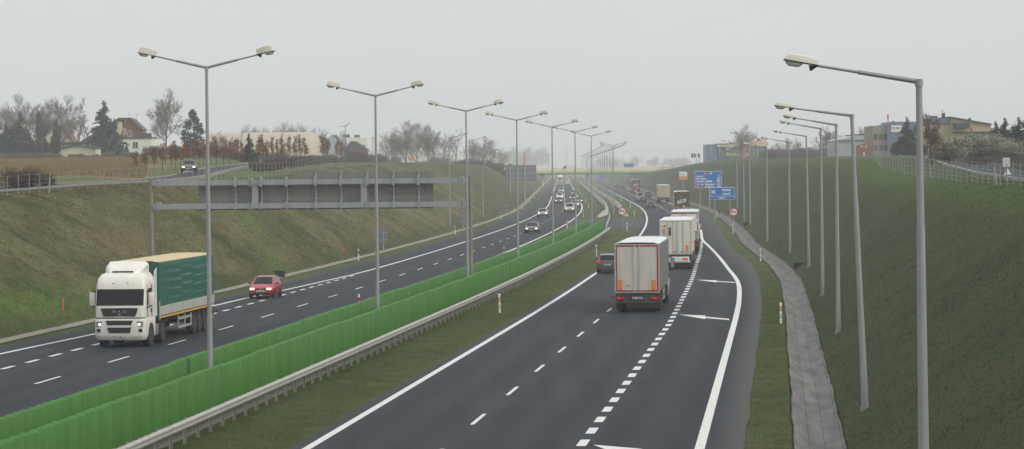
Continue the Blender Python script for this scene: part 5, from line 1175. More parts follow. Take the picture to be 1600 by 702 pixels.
# house with the brick gable
Y = 690; t, p = bld('house', 'house with white ground floor, brick gable and steep brown roof behind the blue spruce', 212, Y); sc = Y / F
X = lambda u: (u - 212) * sc
zt = lambda v: at_y(212, v, Y).z - p.z
b = MB(); b.box(X(192), X(237.5), 0, 9, -.5, zt(216.5)); b.build('wall', M['stucco'], t)
b = MB(); b.box(X(189), X(239), -.25, 9.2, zt(216.5), zt(214.5)); b.build('cornice', M['roof_dark'], t)
b = MB(); b.prism([(X(187), zt(214.4)), (X(228), zt(214.4)), (X(220), zt(203)), (X(207), zt(186)), (X(198), zt(186))], .3, 8.6); b.build('gable', M['brick'], t)
b = MB(); b.prism([(X(204), zt(184)), (X(224), zt(203)), (X(222), zt(204)), (X(203), zt(187))], -.2, 9); b.prism([(X(204), zt(184)), (X(186), zt(184)), (X(122), zt(223)), (X(126), zt(226)), (X(190), zt(187.5)), (X(203), zt(187))], .0, 8.8); b.build('roof', M['roof_brown'], t)
b = MB(); b.prism([(X(150), -.4), (X(191.8), -.4), (X(191.8), zt(190)), (X(186), zt(190)), (X(150), zt(211))], .35, 8.5); b.build('side_wing', M['cream'], t)
win(t, X(200), X(206), .28, zt(213), zt(205)); win(t, X(208), X(216), -.02, zt(232), zt(222)); win(t, X(193.5), X(196), .28, zt(210), zt(201))
b = MB(); b.box(X(217), X(235), -.1, .0, zt(214.4), zt(208.5)); b.box(X(234.5), X(235.2), 0, 3, zt(214.4), zt(208.5)); b.build('balcony', M['roof_dark'], t)
b = MB(); b.tube((X(199.5), 4, zt(184)), (X(199.5), 4, zt(174)), .06, None, 6); b.tube((X(211.5), 4, zt(190)), (X(211.5), 4, zt(177)), .05, None, 6); b.box(X(209.8), X(213.2), 3.97, 4.03, zt(178.2), zt(177.6)); b.build('aerial', M['galv'], t)
# house behind the conifers
Y = 760; t, p = bld('house', 'cream house with red-brown gable, mostly hidden behind the dark conifers', 90, Y); sc = Y / F; X = lambda u: (u - 90) * sc; zt = lambda v: at_y(90, v, Y).z - p.z
b = MB(); b.prism([(X(58), -.5), (X(114), -.5), (X(114), zt(221)), (X(101), zt(206)), (X(92), zt(200)), (X(72), zt(214)), (X(58), zt(214))], 0, 9); b.build('wall', M['cream'], t)
b = MB(); b.prism([(X(62), zt(210)), (X(74), zt(186)), (X(90), zt(204)), (X(88), zt(208)), (X(74), zt(192)), (X(64), zt(212))], -.4, 9); b.prism([(X(74), zt(186)), (X(92), zt(198)), (X(102), zt(203)), (X(115.5), zt(221)), (X(114), zt(222.5)), (X(101), zt(206.5)), (X(91), zt(201)), (X(74), zt(190))], -.38, 9.2); b.build('roof', M['brick'], t)
win(t, X(99), X(103), -.02, zt(222), zt(215)); win(t, X(64), X(68), -.02, zt(230), zt(222))
# shed with a low gable
Y = 620; t, p = bld('shed', 'cream corrugated shed with low dark gable roof at the field edge', 122.5, Y, 'shed'); sc = Y / F; X = lambda u: (u - 122.5) * sc; zt = lambda v: at_y(122.5, v, Y).z - p.z
b = MB(); b.prism([(X(95.5), -.5), (X(149.5), -.5), (X(149.5), zt(232.5)), (X(120), zt(228)), (X(95.5), zt(232))], 0, 8)
for k in range(30): x = X(95.5) + (X(149.5) - X(95.5)) * (k + .5) / 30; b.box(x - .03, x + .03, -.03, .0, -.2, zt(233.5))
b.build('wall', mat('corrugated', (.60, .56, .45), .7, 0, .06, 1.0, dirt=((.45, .36, .25), .6)), t)
b = MB(); b.prism([(X(93), zt(232.6)), (X(120), zt(227.4)), (X(151), zt(232.8)), (X(151), zt(231.4)), (X(120), zt(226.2)), (X(93), zt(231))], -.5, 8.6); b.build('roof', M['roof_dark'], t)
Y = 650; t, p = bld('outbuilding', 'flat-roofed dark outbuilding behind the cream shed', 113, Y, 'shed'); sc = Y / F; zt = lambda v: at_y(113, v, Y).z - p.z
b = MB(); b.box(-2.6, 2.8, 0, 7, -.5, zt(224)); b.build('wall', mat('bluegrey', (.16, .19, .22), .8), t); b = MB(); b.box(-3, 3.2, -.4, 7.4, zt(224), zt(222)); b.build('roof', M['roof_dark'], t)
# inflated hall
Y = 880; t, p = bld('inflated_hall', 'long beige inflated hall with rounded end behind the russet trees', 420, Y, 'hall'); sc = Y / F; X = lambda u: (u - 420) * sc; zt = lambda v: at_y(420, v, Y).z - p.z
hm_ = mat('membrane', (.43, .365, .29), .55, 0, .04, .5); H_ = zt(206.5); rad = 9.0
rings = []
xs = [X(322) + (X(480) - X(322)) * k / 24 for k in range(25)] + [X(480) + 4.2 * math.sin(a * math.pi / 16) for a in range(1, 9)]
for i, x in enumerate(xs):
    q = 1 if i < 25 else max(.02, math.cos((i - 24) * math.pi / 16)) ** .6
    rings.append([Vector((x, 9 - rad * q * math.cos(a), -1 + (H_ + 1) * q * math.sin(a) ** .75)) for a in [math.pi * k / 20 for k in range(21)]])
b = MB(); b.loft(rings, 0, False, True); b.build('membrane', hm_, t, 60)
for u in (376, 439):
    rr = [[Vector((X(u) + d + 1.3 * math.sin(a * .5) * 0, 9 - (rad + .06) * math.cos(a), -1 + (H_ + 1.06) * math.sin(a) ** .75)) for a in [math.pi * k / 20 for k in range(21)]] for d in (-.25, .25)]
    b = MB(); b.loft(rr, 0, False, False); b.build('seam', mat('seam', (.2, .17, .15), .8), t)
# teal-roofed low house and the white blocks
Y = 640; t, p = bld('low_house', 'low house with teal roof behind the russet saplings, under the pine', 309, Y, 'house'); sc = Y / F; X = lambda u: (u - 309) * sc; zt = lambda v: at_y(309, v, Y).z - p.z
b = MB(); b.box(X(294), X(330), 0, 7, -.5, zt(236)); b.build('wall', M['cream'], t); gable_roof(t, X(293), X(331), 0, 7, zt(236), zt(226.5), mat('teal_roof', (.03, .11, .13), .6), .5, 'x')
Y = 1100; t, p = bld('office_block', 'white flat-roofed block with roof boxes behind the inflated hall', 537, Y); sc = Y / F; X = lambda u: (u - 537) * sc; zt = lambda v: at_y(537, v, Y).z - p.z
b = MB(); b.box(X(497), X(541), 2, 16, -.5, zt(215)); b.build('wing', mat('block_blue', (.32, .38, .44), .8), t); b = MB(); b.box(X(541), X(573), 0, 16, -.5, zt(215.5)); b.build('wall', M['stucco'], t)
for u0, u1, v in ((520, 526, 211), (535, 545, 210), (543, 545, 206), (553, 561, 211)): b = MB(); b.box(X(u0), X(u1), 4, 8, zt(215), zt(v)); b.build('roof_box', M['roof_dark'] if u0 != 543 else M['white_paint'], t)
for k in range(6): win(t, X(543 + k * 5), X(545.5 + k * 5), -.02, zt(232), zt(226))
b = MB(); b.tube((X(538.5), 6, zt(212)), (X(538.5), 6, zt(196)), .12, None, 6); b.tube((X(530), 6, zt(197.5)), (X(540), 6, zt(196.5)), .1, None, 6); b.tube((X(539), 6, zt(197.5)), (X(545.5), 6, zt(191)), .12, None, 6); b.build('aerial', M['dark'], t)
Y = 780; t, p = bld('house', 'house with broad purple-grey roof and red edge, right of the russet row', 556, Y, 'house'); sc = Y / F; X = lambda u: (u - 556) * sc; zt = lambda v: at_y(556, v, Y).z - p.z
b = MB(); b.box(X(540), X(573), 0, 8, -.5, zt(236)); b.build('wall', M['brick'], t); b = MB(); b.prism([(X(536), zt(237)), (X(548), zt(221)), (X(556), zt(221)), (X(575), zt(234)), (X(575), zt(237))], -.6, 8.5); b.build('roof', mat('purple_roof', (.075, .065, .09), .7), t); b = MB(); b.box(X(548), X(575), -.75, -.605, zt(238), zt(235.5)); b.build('fascia', M['red'], t)
Y = 1000; t, p = bld('tower', 'narrow white slab tower right of the second median lamp pole', 583, Y, 'tower'); sc = Y / F; zt = lambda v: at_y(583, v, Y).z - p.z
b = MB(); b.box(-.55, .55, 0, 3, -.5, zt(216)); b.build('wall', M['stucco'], t); b = MB(); b.box(-.6, .6, -.05, 3.05, zt(216), zt(215)); b.build('coping', M['galv'], t)
# right side: hotel with roof letters
Y = 900; t, p = bld('hotel', 'low dark hotel with cream upper wall and lettered signs on the right skyline', 1150, Y, 'hotel'); sc = Y / F; X = lambda u: (u - 1150) * sc; zt = lambda v: at_y(1150, v, Y).z - p.z
gb = mat('hotel_blue', (.11, .17, .24), .4, 0, .08); gl_ = mat('hotel_glass', (.10, .15, .155), .2, 0, .15, spec=.7)
b = MB(); b.box(X(1103.5), X(1121), 0, 14, -3, zt(225.5)); b.build('wall', gb, t)
b = MB(); b.box(X(1121.5), X(1199), .6, 14, -3, zt(229)); b.build('glazing', gl_, t); b = MB(); b.box(X(1145), X(1200), .2, 14, zt(229), zt(222)); b.build('upper_wall', mat('hotel_cream', (.60, .48, .36), .8, 0, .05), t)
b = MB(); b.prism([(X(1121), zt(227.5)), (X(1146), zt(225)), (X(1146), zt(231)), (X(1132), zt(230))], -.6, .18); b.build('canopy', M['cream'], t)
b = MB(); b.box(X(1121), X(1146), 1, 13, zt(226), zt(224)); b.build('roof', M['roof_dark'], t)
for k in range(7): x = X(1110) + k * 1.5 * .6; win(t, x, x + .35, -.02, zt(238), zt(230)) if k in (0, 3) else None
b = MB()
for k in range(12): x = X(1124 + k * 6); b.box(x - .1, x + .1, .5, .6, zt(245), zt(229.2))
b.box(X(1121.6), X(1199), .5, .6, zt(234.8), zt(234)); b.build('mullion', M['galv'], t)
b = MB(); b.tube((X(1162), -.5, -3), (X(1162), -.5, zt(224)), .62, .62, 14); b.build('red_column', mat('red_column', (.42, .10, .11), .6), t, 40)
text_mb('HOTEL', 1.5, mat('letters_yellow', (.75, .42, .03), .5), 'lettering', t, Matrix.Translation((X(1166), .3, zt(221.6))) @ FACE_BACK, .1, 'LEFT', .03)
text_mb('MAX', 1.5, mat('letters_pink', (.6, .06, .16), .5), 'lettering', t, Matrix.Translation((X(1183), .3, zt(221.6))) @ FACE_BACK, .1, 'LEFT', .03)
text_mb('Restauracja', 1.55, mat('letters_cream', (.75, .58, .25), .5), 'lettering', t, Matrix.Translation((X(1135), -.1 + .1, zt(243.5))) @ FACE_BACK, .12, 'LEFT', .03, 0).scale = (1.0, 1, 1)
b = MB()
for k, (w, h) in enumerate(((.5, 1.0), (.2, .9), (.5, .9), (.5, .95), (.25, .9), (.5, 1.0), (.2, .9), (.5, .9))):
    x = X(1114.5 + 3.3 * k); b.box(x, x + w * .5, .1, .2, zt(225.4), zt(225.4) + h * .7)
b.build('roof_lettering', M['white_paint'], t)
# grey hall, olive and blue blocks
Y = 650; t, p = bld('warehouse', 'pale warehouse with low-pitched grey roof on the right skyline', 1336, Y, 'warehouse'); sc = Y / F; X = lambda u: (u - 1336) * sc; zt = lambda v: at_y(1336, v, Y).z - p.z
b = MB(); b.box(X(1308), X(1363), 0, 20, -1, zt(219)); b.build('wall', mat('hall_wall', (.36, .42, .44), .7), t); b = MB(); b.prism([(X(1306), zt(219.4)), (X(1364), zt(218.2)), (X(1364), zt(211.5)), (X(1337), zt(211.5))], -.5, 20); b.build('roof', mat('hall_roof', (.44, .45, .43), .6), t)
b = MB(); b.box(X(1336), X(1364), -.6, 20.2, zt(211.4), zt(210)); b.build('ridge', M['roof_dark'], t); b = MB(); b.box(X(1315), X(1332), -.06, 0, zt(224), zt(221.5)); b.build('lettering_band', M['galv'], t)
Y = 560; t, p = bld('boundary_wall', 'sloping rust-red wall with two yellow discs in front of the pale warehouse', 1352, Y, 'wall'); sc = Y / F; X = lambda u: (u - 1352) * sc; zt = lambda v: at_y(1352, v, Y).z - p.z
b = MB(); b.prism([(X(1338), -1), (X(1364), -1), (X(1364), zt(221.5)), (X(1338), zt(227.5))], 0, .5); b.build('wall', mat('rust_red', (.22, .075, .055), .8), t)
for u in (1346.5, 1353.5): b = MB(); b.prism([(X(u) + .32 * math.cos(a), zt(229) + .32 * math.sin(a)) for a in [k * math.pi / 8 for k in range(16)]], -.05, -.005); b.build('yellow_disc', M['yellow'], t)
Y = 600; t, p = bld('office_building', 'olive and blue flat-roofed office with a white sign, beside the dark conifer', 1395, Y, 'building'); sc = Y / F; X = lambda u: (u - 1395) * sc; zt = lambda v: at_y(1395, v, Y).z - p.z
b = MB(); b.box(X(1363.5), X(1386), 0, 14, -1, zt(196.5)); b.build('wall', mat('olive_wall', (.25, .235, .17), .85, 0, .08), t)
b = MB(); b.box(X(1386.3), X(1442), -.6, 14, -1, zt(194)); b.build('blue_wall', mat('blue_wall', (.12, .17, .235), .7, 0, .06), t); b = MB(); b.box(X(1389.5), X(1442), .5, 13, zt(194), zt(190.5)); b.build('roof_storey', gb, t)
for k in range(3): win(t, X(1366.5 + k * 8), X(1371 + k * 8), -.02, zt(218), zt(209.5), None, 'roof_dark'); win(t, X(1366.5 + k * 8), X(1371 + k * 8), -.02, zt(235), zt(227.5), None, 'roof_dark')
b = MB(); b.box(X(1392), X(1413), -.75, -.605, zt(206.7), zt(196)); sg = b.build('sign', M['white_paint'], t); b = MB(); b.prism([(X(1395) + .27 * math.cos(a), zt(200.8) + .32 * math.sin(a)) for a in [k * math.pi / 8 for k in range(16)]], -.78, -.755); b.build('emblem', M['yellow'], sg); b = MB()
for k in range(5): b.box(X(1398.2 + k * 1.6), X(1399.4 + k * 1.6), -.78, -.755, zt(201.5), zt(199.5 - .4 * (k % 2)))
b.build('sign_lettering', gb, sg)
b = MB(); b.tube((X(1389), 1, zt(190.5)), (X(1389), 1, zt(187)), .05, None, 6); b.loft([[Vector((X(1389) + r * math.cos(a), 1 + r * math.sin(a), z)) for a in [k * math.pi / 5 for k in range(10)]] for r, z in ((.08, zt(188)), (.15, zt(186)), (.2, zt(181)), (.12, zt(178.3)))]); b.build('roof_beacon', mat('beacon', (.6, .09, .10), .5), t, 60)
b = MB(); b.box(X(1397), X(1400), 2, 3, zt(190.5), zt(189)); b.build('roof_vent', M['brick'], t)
Y = 500; t, p = bld('building', 'yellow building with sloping roofline and angled dark skylight, behind the grey bushes', 1507, Y); sc = Y / F; X = lambda u: (u - 1507) * sc; zt = lambda v: at_y(1507, v, Y).z - p.z
yw = mat('yellow_wall', (.42, .345, .22), .8, 0, .06, 1.0)
b = MB(); b.prism([(X(1486), -1), (X(1549), -1), (X(1549), zt(195)), (X(1486), zt(183.5))], 0, 12); b.build('wall', yw, t); b = MB(); b.prism([(X(1484.5), zt(183.6)), (X(1550), zt(195.4)), (X(1550), zt(194)), (X(1484.5), zt(182))], -.4, 12.4); b.build('roof', M['roof_dark'], t)
b = MB(); b.box(X(1455), X(1485.8), .6, 11, -1, zt(193)); b.build('side_wall', yw, t); b = MB(); b.box(X(1459), X(1485.8), .3, 11.2, zt(193), zt(184)); b.build('attic', mat('attic_blue', (.12, .17, .23), .7), t)
b = MB(); b.prism([(X(1488), zt(192)), (X(1512), zt(192)), (X(1515), zt(198)), (X(1492), zt(201.5))], -1.2, -.02); b.build('skylight', mat('skylight', (.05, .065, .10), .5), t)
b = MB(); b.box(X(1488), X(1552), -.5, -.02, zt(207.5), zt(206)); b.build('canopy', M['roof_dark'], t)
for u0, u1, v0, m_ in ((1459, 1468, 180.5, 'brick'), (1477, 1480, 176, 'roof_dark'), (1518.5, 1520.5, 184.5, 'roof_dark'), (1546, 1549.5, 193, 'roof_dark'), (1447, 1460, 184.5, 'brick')): b = MB(); b.box(X(u0), X(u1), 2, 4, zt(195), zt(v0)); b.build('chimney', M[m_], t)
b = MB(); b.box(X(1517), X(1519), -.05, -.01, zt(207), zt(200)); b.build('door', M['red'], t)
# dark fence and the small white signs on the right
Y0 = 300
def dark_fence():
    a, c = at_y(1548, 262, 330), at_y(1625, 262, 250); a.z = gxy(a.x, a.y); c.z = gxy(c.x, c.y); t = thing('board_fence', 'dark brown paling fence beyond the right service road', 'fence', a); d = c - a; n = 34; dk = mat('fence_brown', (.045, .038, .035), .85, 0, .3)
    b = MB()
    for k in range(n): q = d * ((k + .5) / n); b.box(q.x - .05, q.x + .05, q.y - .02, q.y + .02, q.z - .3, q.z + 1.35)
    b.build('paling', dk, t); b = MB(); b.tube(Vector((0, .06, 1.35)), d + Vector((0, .06, 1.35)), .05, None, 6); b.tube(Vector((0, .06, .4)), d + Vector((0, .06, .4)), .05, None, 6); b.build('rail', dk, t)
dark_fence()
Y = 205; p = at_y(1572, 250, Y); g = gxy(p.x, Y); t = thing('small_sign', 'white rectangular sign turned aside, with a rusty edge, at the right frame edge', 'road sign', (p.x, Y, g), R(-50)); zt = lambda v: at_y(1572, v, Y).z - g
b = MB(); b.rbox(-.33, .33, 0, .03, zt(261), zt(246.5), .006); b.build('panel', M['white_paint'], t); b = MB(); b.box(-.38, -.335, .0, .05, -.3, zt(246)); b.build('post', M['brick'], t)
p = at_y(1574.5, 268, Y); t = thing('warning_sign', 'small white triangular sign right below the white rectangular sign', 'road sign', (p.x, Y, g)); b = MB(); b.prism([(-.26, zt(273)), (.26, zt(273)), (0, zt(262.5))], 0, .03); b.build('panel', M['white_paint'], t); b = MB(); b.tube((0, .06, -.3), (0, .06, zt(264)), .025, None, 6); b.build('post', M['galv'], t)
p = at_y(1349.8, 244, 420); g = gxy(p.x, 420); t = thing('notice_board', 'small white notice on a post by the right service road, below the warehouse', 'sign', (p.x, 420, g)); zz = at_y(1349.8, 241, 420).z - g; b = MB(); b.rbox(-.14, .14, 0, .03, zz - .25, zz + .25, .005); b.build('panel', M['white_paint'], t); b = MB(); b.tube((0, .05, -.3), (0, .05, zz), .03, None, 6); b.build('post', M['galv'], t)
p = at_y(642.5, 249, 560); g = gxy(p.x, 560); t = thing('warning_board', 'orange board behind the wire fence on the left hump', 'board', (p.x, 560, g)); zz = at_y(642.5, 248.5, 560).z - g; b = MB(); b.rbox(-.55, .55, 0, .05, zz - .35, zz + .35, .01); b.build('panel', mat('far_orange', (.7, .25, .1), .5), t); b = MB(); b.tube((0, .06, -.3), (0, .06, zz), .05, None, 6); b.build('post', M['galv'], t)
# ------------------------------------------------------------------ vegetation
def leafmat(nm, a, b_, scale=2.5, rough=.8):
    m = bpy.data.materials.new(nm); m.use_nodes = True; N, L = nodes(m); b = N['Principled BSDF']; b.inputs['Roughness'].default_value = rough; b.inputs['Specular IOR Level'].default_value = .2
    tc = N.new('ShaderNodeTexCoord'); n = N.new('ShaderNodeTexNoise'); n.inputs['Scale'].default_value = scale; n.inputs['Detail'].default_value = 6; n.inputs['Roughness'].default_value = .7; L.new(tc.outputs['Object'], n.inputs['Vector'])
    oi = N.new('ShaderNodeObjectInfo'); ad = N.new('ShaderNodeMath'); ad.operation = 'MULTIPLY_ADD'; ad.inputs[1].default_value = .25; L.new(oi.outputs['Random'], ad.inputs[0]); L.new(n.outputs['Fac'], ad.inputs[2])
    r = N.new('ShaderNodeMapRange'); r.inputs['From Min'].default_value = .38; r.inputs['From Max'].default_value = .85; L.new(ad.outputs[0], r.inputs['Value'])
    x = N.new('ShaderNodeMix'); x.data_type = 'RGBA'; x.inputs['A'].default_value = (*a, 1); x.inputs['B'].default_value = (*b_, 1); L.new(r.outputs['Result'], x.inputs['Factor']); L.new(x.outputs['Result'], b.inputs['Base Color']); return m
LM = dict(spruce=leafmat('spruce_needles', (.025, .05, .05), (.075, .115, .11)), dark=leafmat('dark_needles', (.012, .028, .02), (.035, .06, .04)), pine=leafmat('pine_needles', (.014, .032, .026), (.04, .07, .055)), thuja=leafmat('thuja', (.025, .05, .02), (.055, .09, .035)),
          russet=leafmat('russet_leaves', (.12, .05, .028), (.25, .115, .06)), amber=leafmat('amber_leaves', (.16, .08, .025), (.30, .17, .05)), olive=leafmat('olive_leaves', (.06, .055, .02), (.14, .11, .04)), grey=leafmat('grey_green', (.12, .13, .085), (.33, .335, .25)), brown=leafmat('dry_brush', (.09, .068, .055), (.19, .145, .11)), mauve=leafmat('mauve_brush', (.075, .05, .05), (.14, .10, .09)), palebrown=leafmat('faded_leaves', (.16, .11, .08), (.28, .20, .14)))
TW = dict(grey=mat('twig_grey', (.17, .145, .135), .9, 0, .2), pink=mat('twig_pink', (.22, .17, .155), .9, 0, .2), red=mat('twig_red', (.10, .06, .05), .9, 0, .2))
def rv(r): return Vector((r.gauss(0, 1), r.gauss(0, 1), r.gauss(0, 1))).normalized()
def bare_meshes(seed, spread=.9, fork=.28, levels=4, kids=4, tr=.014, tw=.0011, shape=1.0, lean=0.0):
    r = random.Random(seed); T, Cr = MB(), MB()
    def grow(p, d, ln, rad, lv):
        mb = T if lv < 2 else Cr; n = 3 if lv < 3 else 2; pts = [p]; q = p; dd = d
        for i in range(n):
            dd = (dd + rv(r) * (.10 + .05 * lv) + Vector((0, 0, .10 if lv else .02))).normalized(); q = q + dd * (ln / n); pts.append(q)
        ends = [rad * (1 - .55 * i / n) for i in range(n + 1)]
        for i in range(n): mb.tube(pts[i], pts[i + 1], max(ends[i], tw), max(ends[i + 1], tw), 6 if lv == 0 else 4 if lv == 1 else 3, 0, False)
        if lv >= levels: return
        k = kids + (3 if lv == 0 else 0)
        for i in range(k):
            t = (fork + (1 - fork) * (i + r.random()) / k) if lv == 0 else (.2 + .8 * (i + r.random()) / k); j = min(n - 1, int(t * n)); s = pts[j].lerp(pts[j + 1], t * n - j)
            a = rv(r); a = (a - dd * a.dot(dd)).normalized(); nd = (dd * (1.1 - .35 * (1 - t)) + a * spread * r.uniform(.6, 1.15)).normalized()
            grow(s, nd, ln * r.uniform(.42, .66) * (shape if lv == 0 else 1) * (1.25 - .5 * t if lv == 0 else 1), ends[j] * .55, lv + 1)
        grow(pts[-1], dd, ln * .5, ends[-1] * .8, lv + 1)
    grow(Vector((0, 0, -.02)), Vector((lean, 0, 1)).normalized(), .52, tr, 0)
    zs = max(v[2] for v in Cr.v); f = 1 / zs
    for m in (T, Cr): m.v = [(x * f, y * f, z * f) for x, y, z in m.v]
    return T, Cr
def leafq(mb, p, size, r, m=0, flat=None):
    a = rv(r); b = rv(r).cross(a)
    if b.length < .05: b = a.orthogonal()
    b.normalize(); a = a * size * r.uniform(.6, 1.3); b = b * size * r.uniform(.35, .8)
    mb.add([p - a, p + b, p + a, p - b], [(0, 1, 2, 3)], m)
def conifer_mb(seed, width, n=22, per=9, droop=.35, dens=6, leaf=.02, open_=0):
    r = random.Random(seed); T, Cr = MB(), MB(); T.tube((0, 0, -.02), (0, 0, .97), .018, .003, 7)
    for i in range(n):
        t = (i + .5) / n; z = .06 + .93 * t; ln = width * (1 - t) ** .85 * r.uniform(.8, 1.12) + .008
        for k in range(max(4, int(per * (1 - .55 * t)))):
            if r.random() < open_: continue
            a = 2 * math.pi * (k + r.random()) / per * 1.0 + i * .7; L_ = ln * r.uniform(.65, 1.12); d = Vector((math.cos(a), math.sin(a), 0)); tip = Vector((0, 0, z)) + d * L_ - Vector((0, 0, L_ * droop * r.uniform(.5, 1.3)))
            T.tube((0, 0, z), tip, .0035, .001, 3, 0, False); side = Vector((-d.y, d.x, 0))
            for q in range(dens):
                f = (q + .6) / dens; p = Vector((0, 0, z)).lerp(tip, f)
                for s in (-1, 1): lf = leaf * (.3 + .8 * (1 - t)); leafq(Cr, p + side * s * lf * .8 * (1.2 - f) + rv(r) * lf * .5, lf * r.uniform(.8, 1.5), r)
        leafq(Cr, Vector((0, 0, min(1, z + .01))), leaf * .4 * (.3 + 1 - t), r)
    for q in range(6): leafq(Cr, Vector((0, 0, .955 + .009 * q)), leaf * .22 * (1.2 - q * .12), r)
    return T, Cr
def cloud_mb(seed, blobs, n, leaf, trunk=None, twigs=0):
    r = random.Random(seed); T, Cr = MB(), MB()
    if trunk: T.tube((0, 0, -.02), (0, 0, trunk[0]), trunk[1], trunk[1] * .4, 6)
    tot = sum(b[3] * b[4] for b in blobs)
    for x, y, z, w, h in blobs:
        for i in range(int(n * w * h / tot)):
            q = rv(r) * r.random() ** .45; leafq(Cr, Vector((x + q.x * w, y + q.y * w, z + q.z * h)), leaf * r.uniform(.6, 1.4), r)
        if trunk and not twigs: T.tube((0, 0, max(.02, z - h)), (x, y, z), trunk[1] * .5, trunk[1] * .2, 4, 0, False)
    for i in range(twigs):
        b = r.choice(blobs); q = rv(r); q.z = abs(q.z); e = Vector((b[0] + q.x * b[3] * 1.05, b[1] + q.y * b[3] * 1.05, b[2] + q.z * b[4] * 1.08)); s = Vector((b[0] * .6 + r.uniform(-.05, .05), b[1] * .6, 0)); m_ = s.lerp(e, .5) + rv(r) * .04
        T.tube(s, m_, .006, .004, 3, 0, False); T.tube(m_, e, .004, .0015, 3, 0, False)
    return T, Cr
ME = {}
def reg(k, TC, tm, cm, cs=True): ME[k] = (TC[0].mesh(k + '_trunk', [tm], None, False), TC[1].mesh(k + '_crown', [cm], None, False))
for i in range(4): reg(f'bare{i}', bare_meshes(11 + i, .95, .24, 4, 6), M['bark'], TW['grey'])
for i in range(3): reg(f'pink{i}', bare_meshes(31 + i, .8, .2, 4, 5, .011), M['bark'], TW['pink'])
reg('wide', bare_meshes(52, 1.1, .12, 4, 6, .013, shape=1.15), M['bark'], TW['grey'])
reg('narrow', bare_meshes(61, .55, .15, 4, 4, .012, shape=.6), M['bark'], TW['red'])
reg('redbush', bare_meshes(71, .85, .06, 4, 5, .012, .0016, .9), M['bark'], TW['red'])
reg('leaning', bare_meshes(64, .9, .35, 4, 4, .016, lean=.22), M['bark'], TW['grey'])
reg('spruce', conifer_mb(1, .33, 30, 13, .34, 10, .03), M['bark'], LM['spruce'])
for i in range(3): reg(f'fir{i}', conifer_mb(5 + i, .27 + .05 * i, 26, 11, .3, 9, .033), M['bark'], LM['dark'])
reg('smallfir', conifer_mb(15, .26, 14, 8, .15, 5, .03, .1), M['bark'], LM['pine'])
reg('thuja', cloud_mb(3, [(0, 0, .3, .12, .3), (0, 0, .6, .10, .3), (0, 0, .82, .05, .18)], 1500, .022, (.9, .015)), M['bark'], LM['thuja'])
reg('broadthuja', cloud_mb(4, [(0, 0, .3, .26, .3), (.05, 0, .55, .2, .3), (-.03, 0, .8, .1, .2)], 2200, .028, (.9, .02)), M['bark'], LM['dark'])
rp = random.Random(9); reg('pine', cloud_mb(5, [(rp.uniform(-.3, .3) * (1.15 - z), rp.uniform(-.3, .3) * (1.15 - z), z, .11 * (1.25 - z * .7), .07) for z in [.22 + .74 * k / 22 for k in range(23)]], 2600, .022, (.95, .018)), M['bark'], LM['pine'])
for i in range(3):
    q = random.Random(20 + i); reg(f'sapling{i}', cloud_mb(40 + i, [(q.uniform(-.05, .05), q.uniform(-.05, .05), .42 + .11 * k, .135 - .017 * k + q.uniform(-.03, .03), .11) for k in range(5)], 270, .03, (.95, .012)), M['bark'], LM[('russet', 'russet', 'amber')[i]])
for i, k in enumerate(('grey', 'grey', 'brown', 'olive')): q = random.Random(60 + i); reg(f'bush{i}', cloud_mb(70 + i, [(q.uniform(-.45, .45), q.uniform(-.35, .35), q.uniform(.22, .62), q.uniform(.26, .40), q.uniform(.26, .38)) for k_ in range(12)], 5200, .028, (.3, .012), 260), M['bark'], LM[k])
TB = {}
def leafy(k, src, n, leaf, m, seed, zmin=.3):      # sparse leftover leaves on a bare tree
    r = random.Random(seed); base = ME[src][1]; vs = [v.co.copy() for v in base.vertices]; mb = MB()
    for i in range(n):
        p = r.choice(vs)
        if p.z > zmin: leafq(mb, p + rv(r) * .008, leaf, r)
    TB[k] = mb.mesh(k, [m], None, False)
leafy('plane_leaves', 'bare1', 900, .0085, LM['palebrown'], 3); leafy('larch_leaves', 'narrow', 900, .009, LM['palebrown'], 4, .2); leafy('birch_leaves', 'pink1', 900, .012, LM['amber'], 5, .2); leafy('red_leaves', 'redbush', 1200, .012, LM['brown'], 6, .1)
def tree(name, kind, u, vt, Y, label, group=None, cat='tree', wid=1.0, leaves=None, vb=None, rz=None, pos=None):
    p = pos or at_y(u, 250, Y); p.z = gxy(p.x, Y) - .05; h = at_y(u, vt, Y).z - p.z
    if vb is not None: h = max(h, 0)
    t = thing(name, label, cat, p, rnd.uniform(0, 6.28) if rz is None else rz, group); t.scale = (h * wid, h * wid, h)
    parts = [('trunk', ME[kind][0]), ('crown', ME[kind][1])] + ([('leaves', TB[leaves])] if leaves else [])
    for n, me in parts: o = bpy.data.objects.new(n, me); COL.objects.link(o); o.parent = t
    return t
TG = 'trees around the farmhouses on the left'
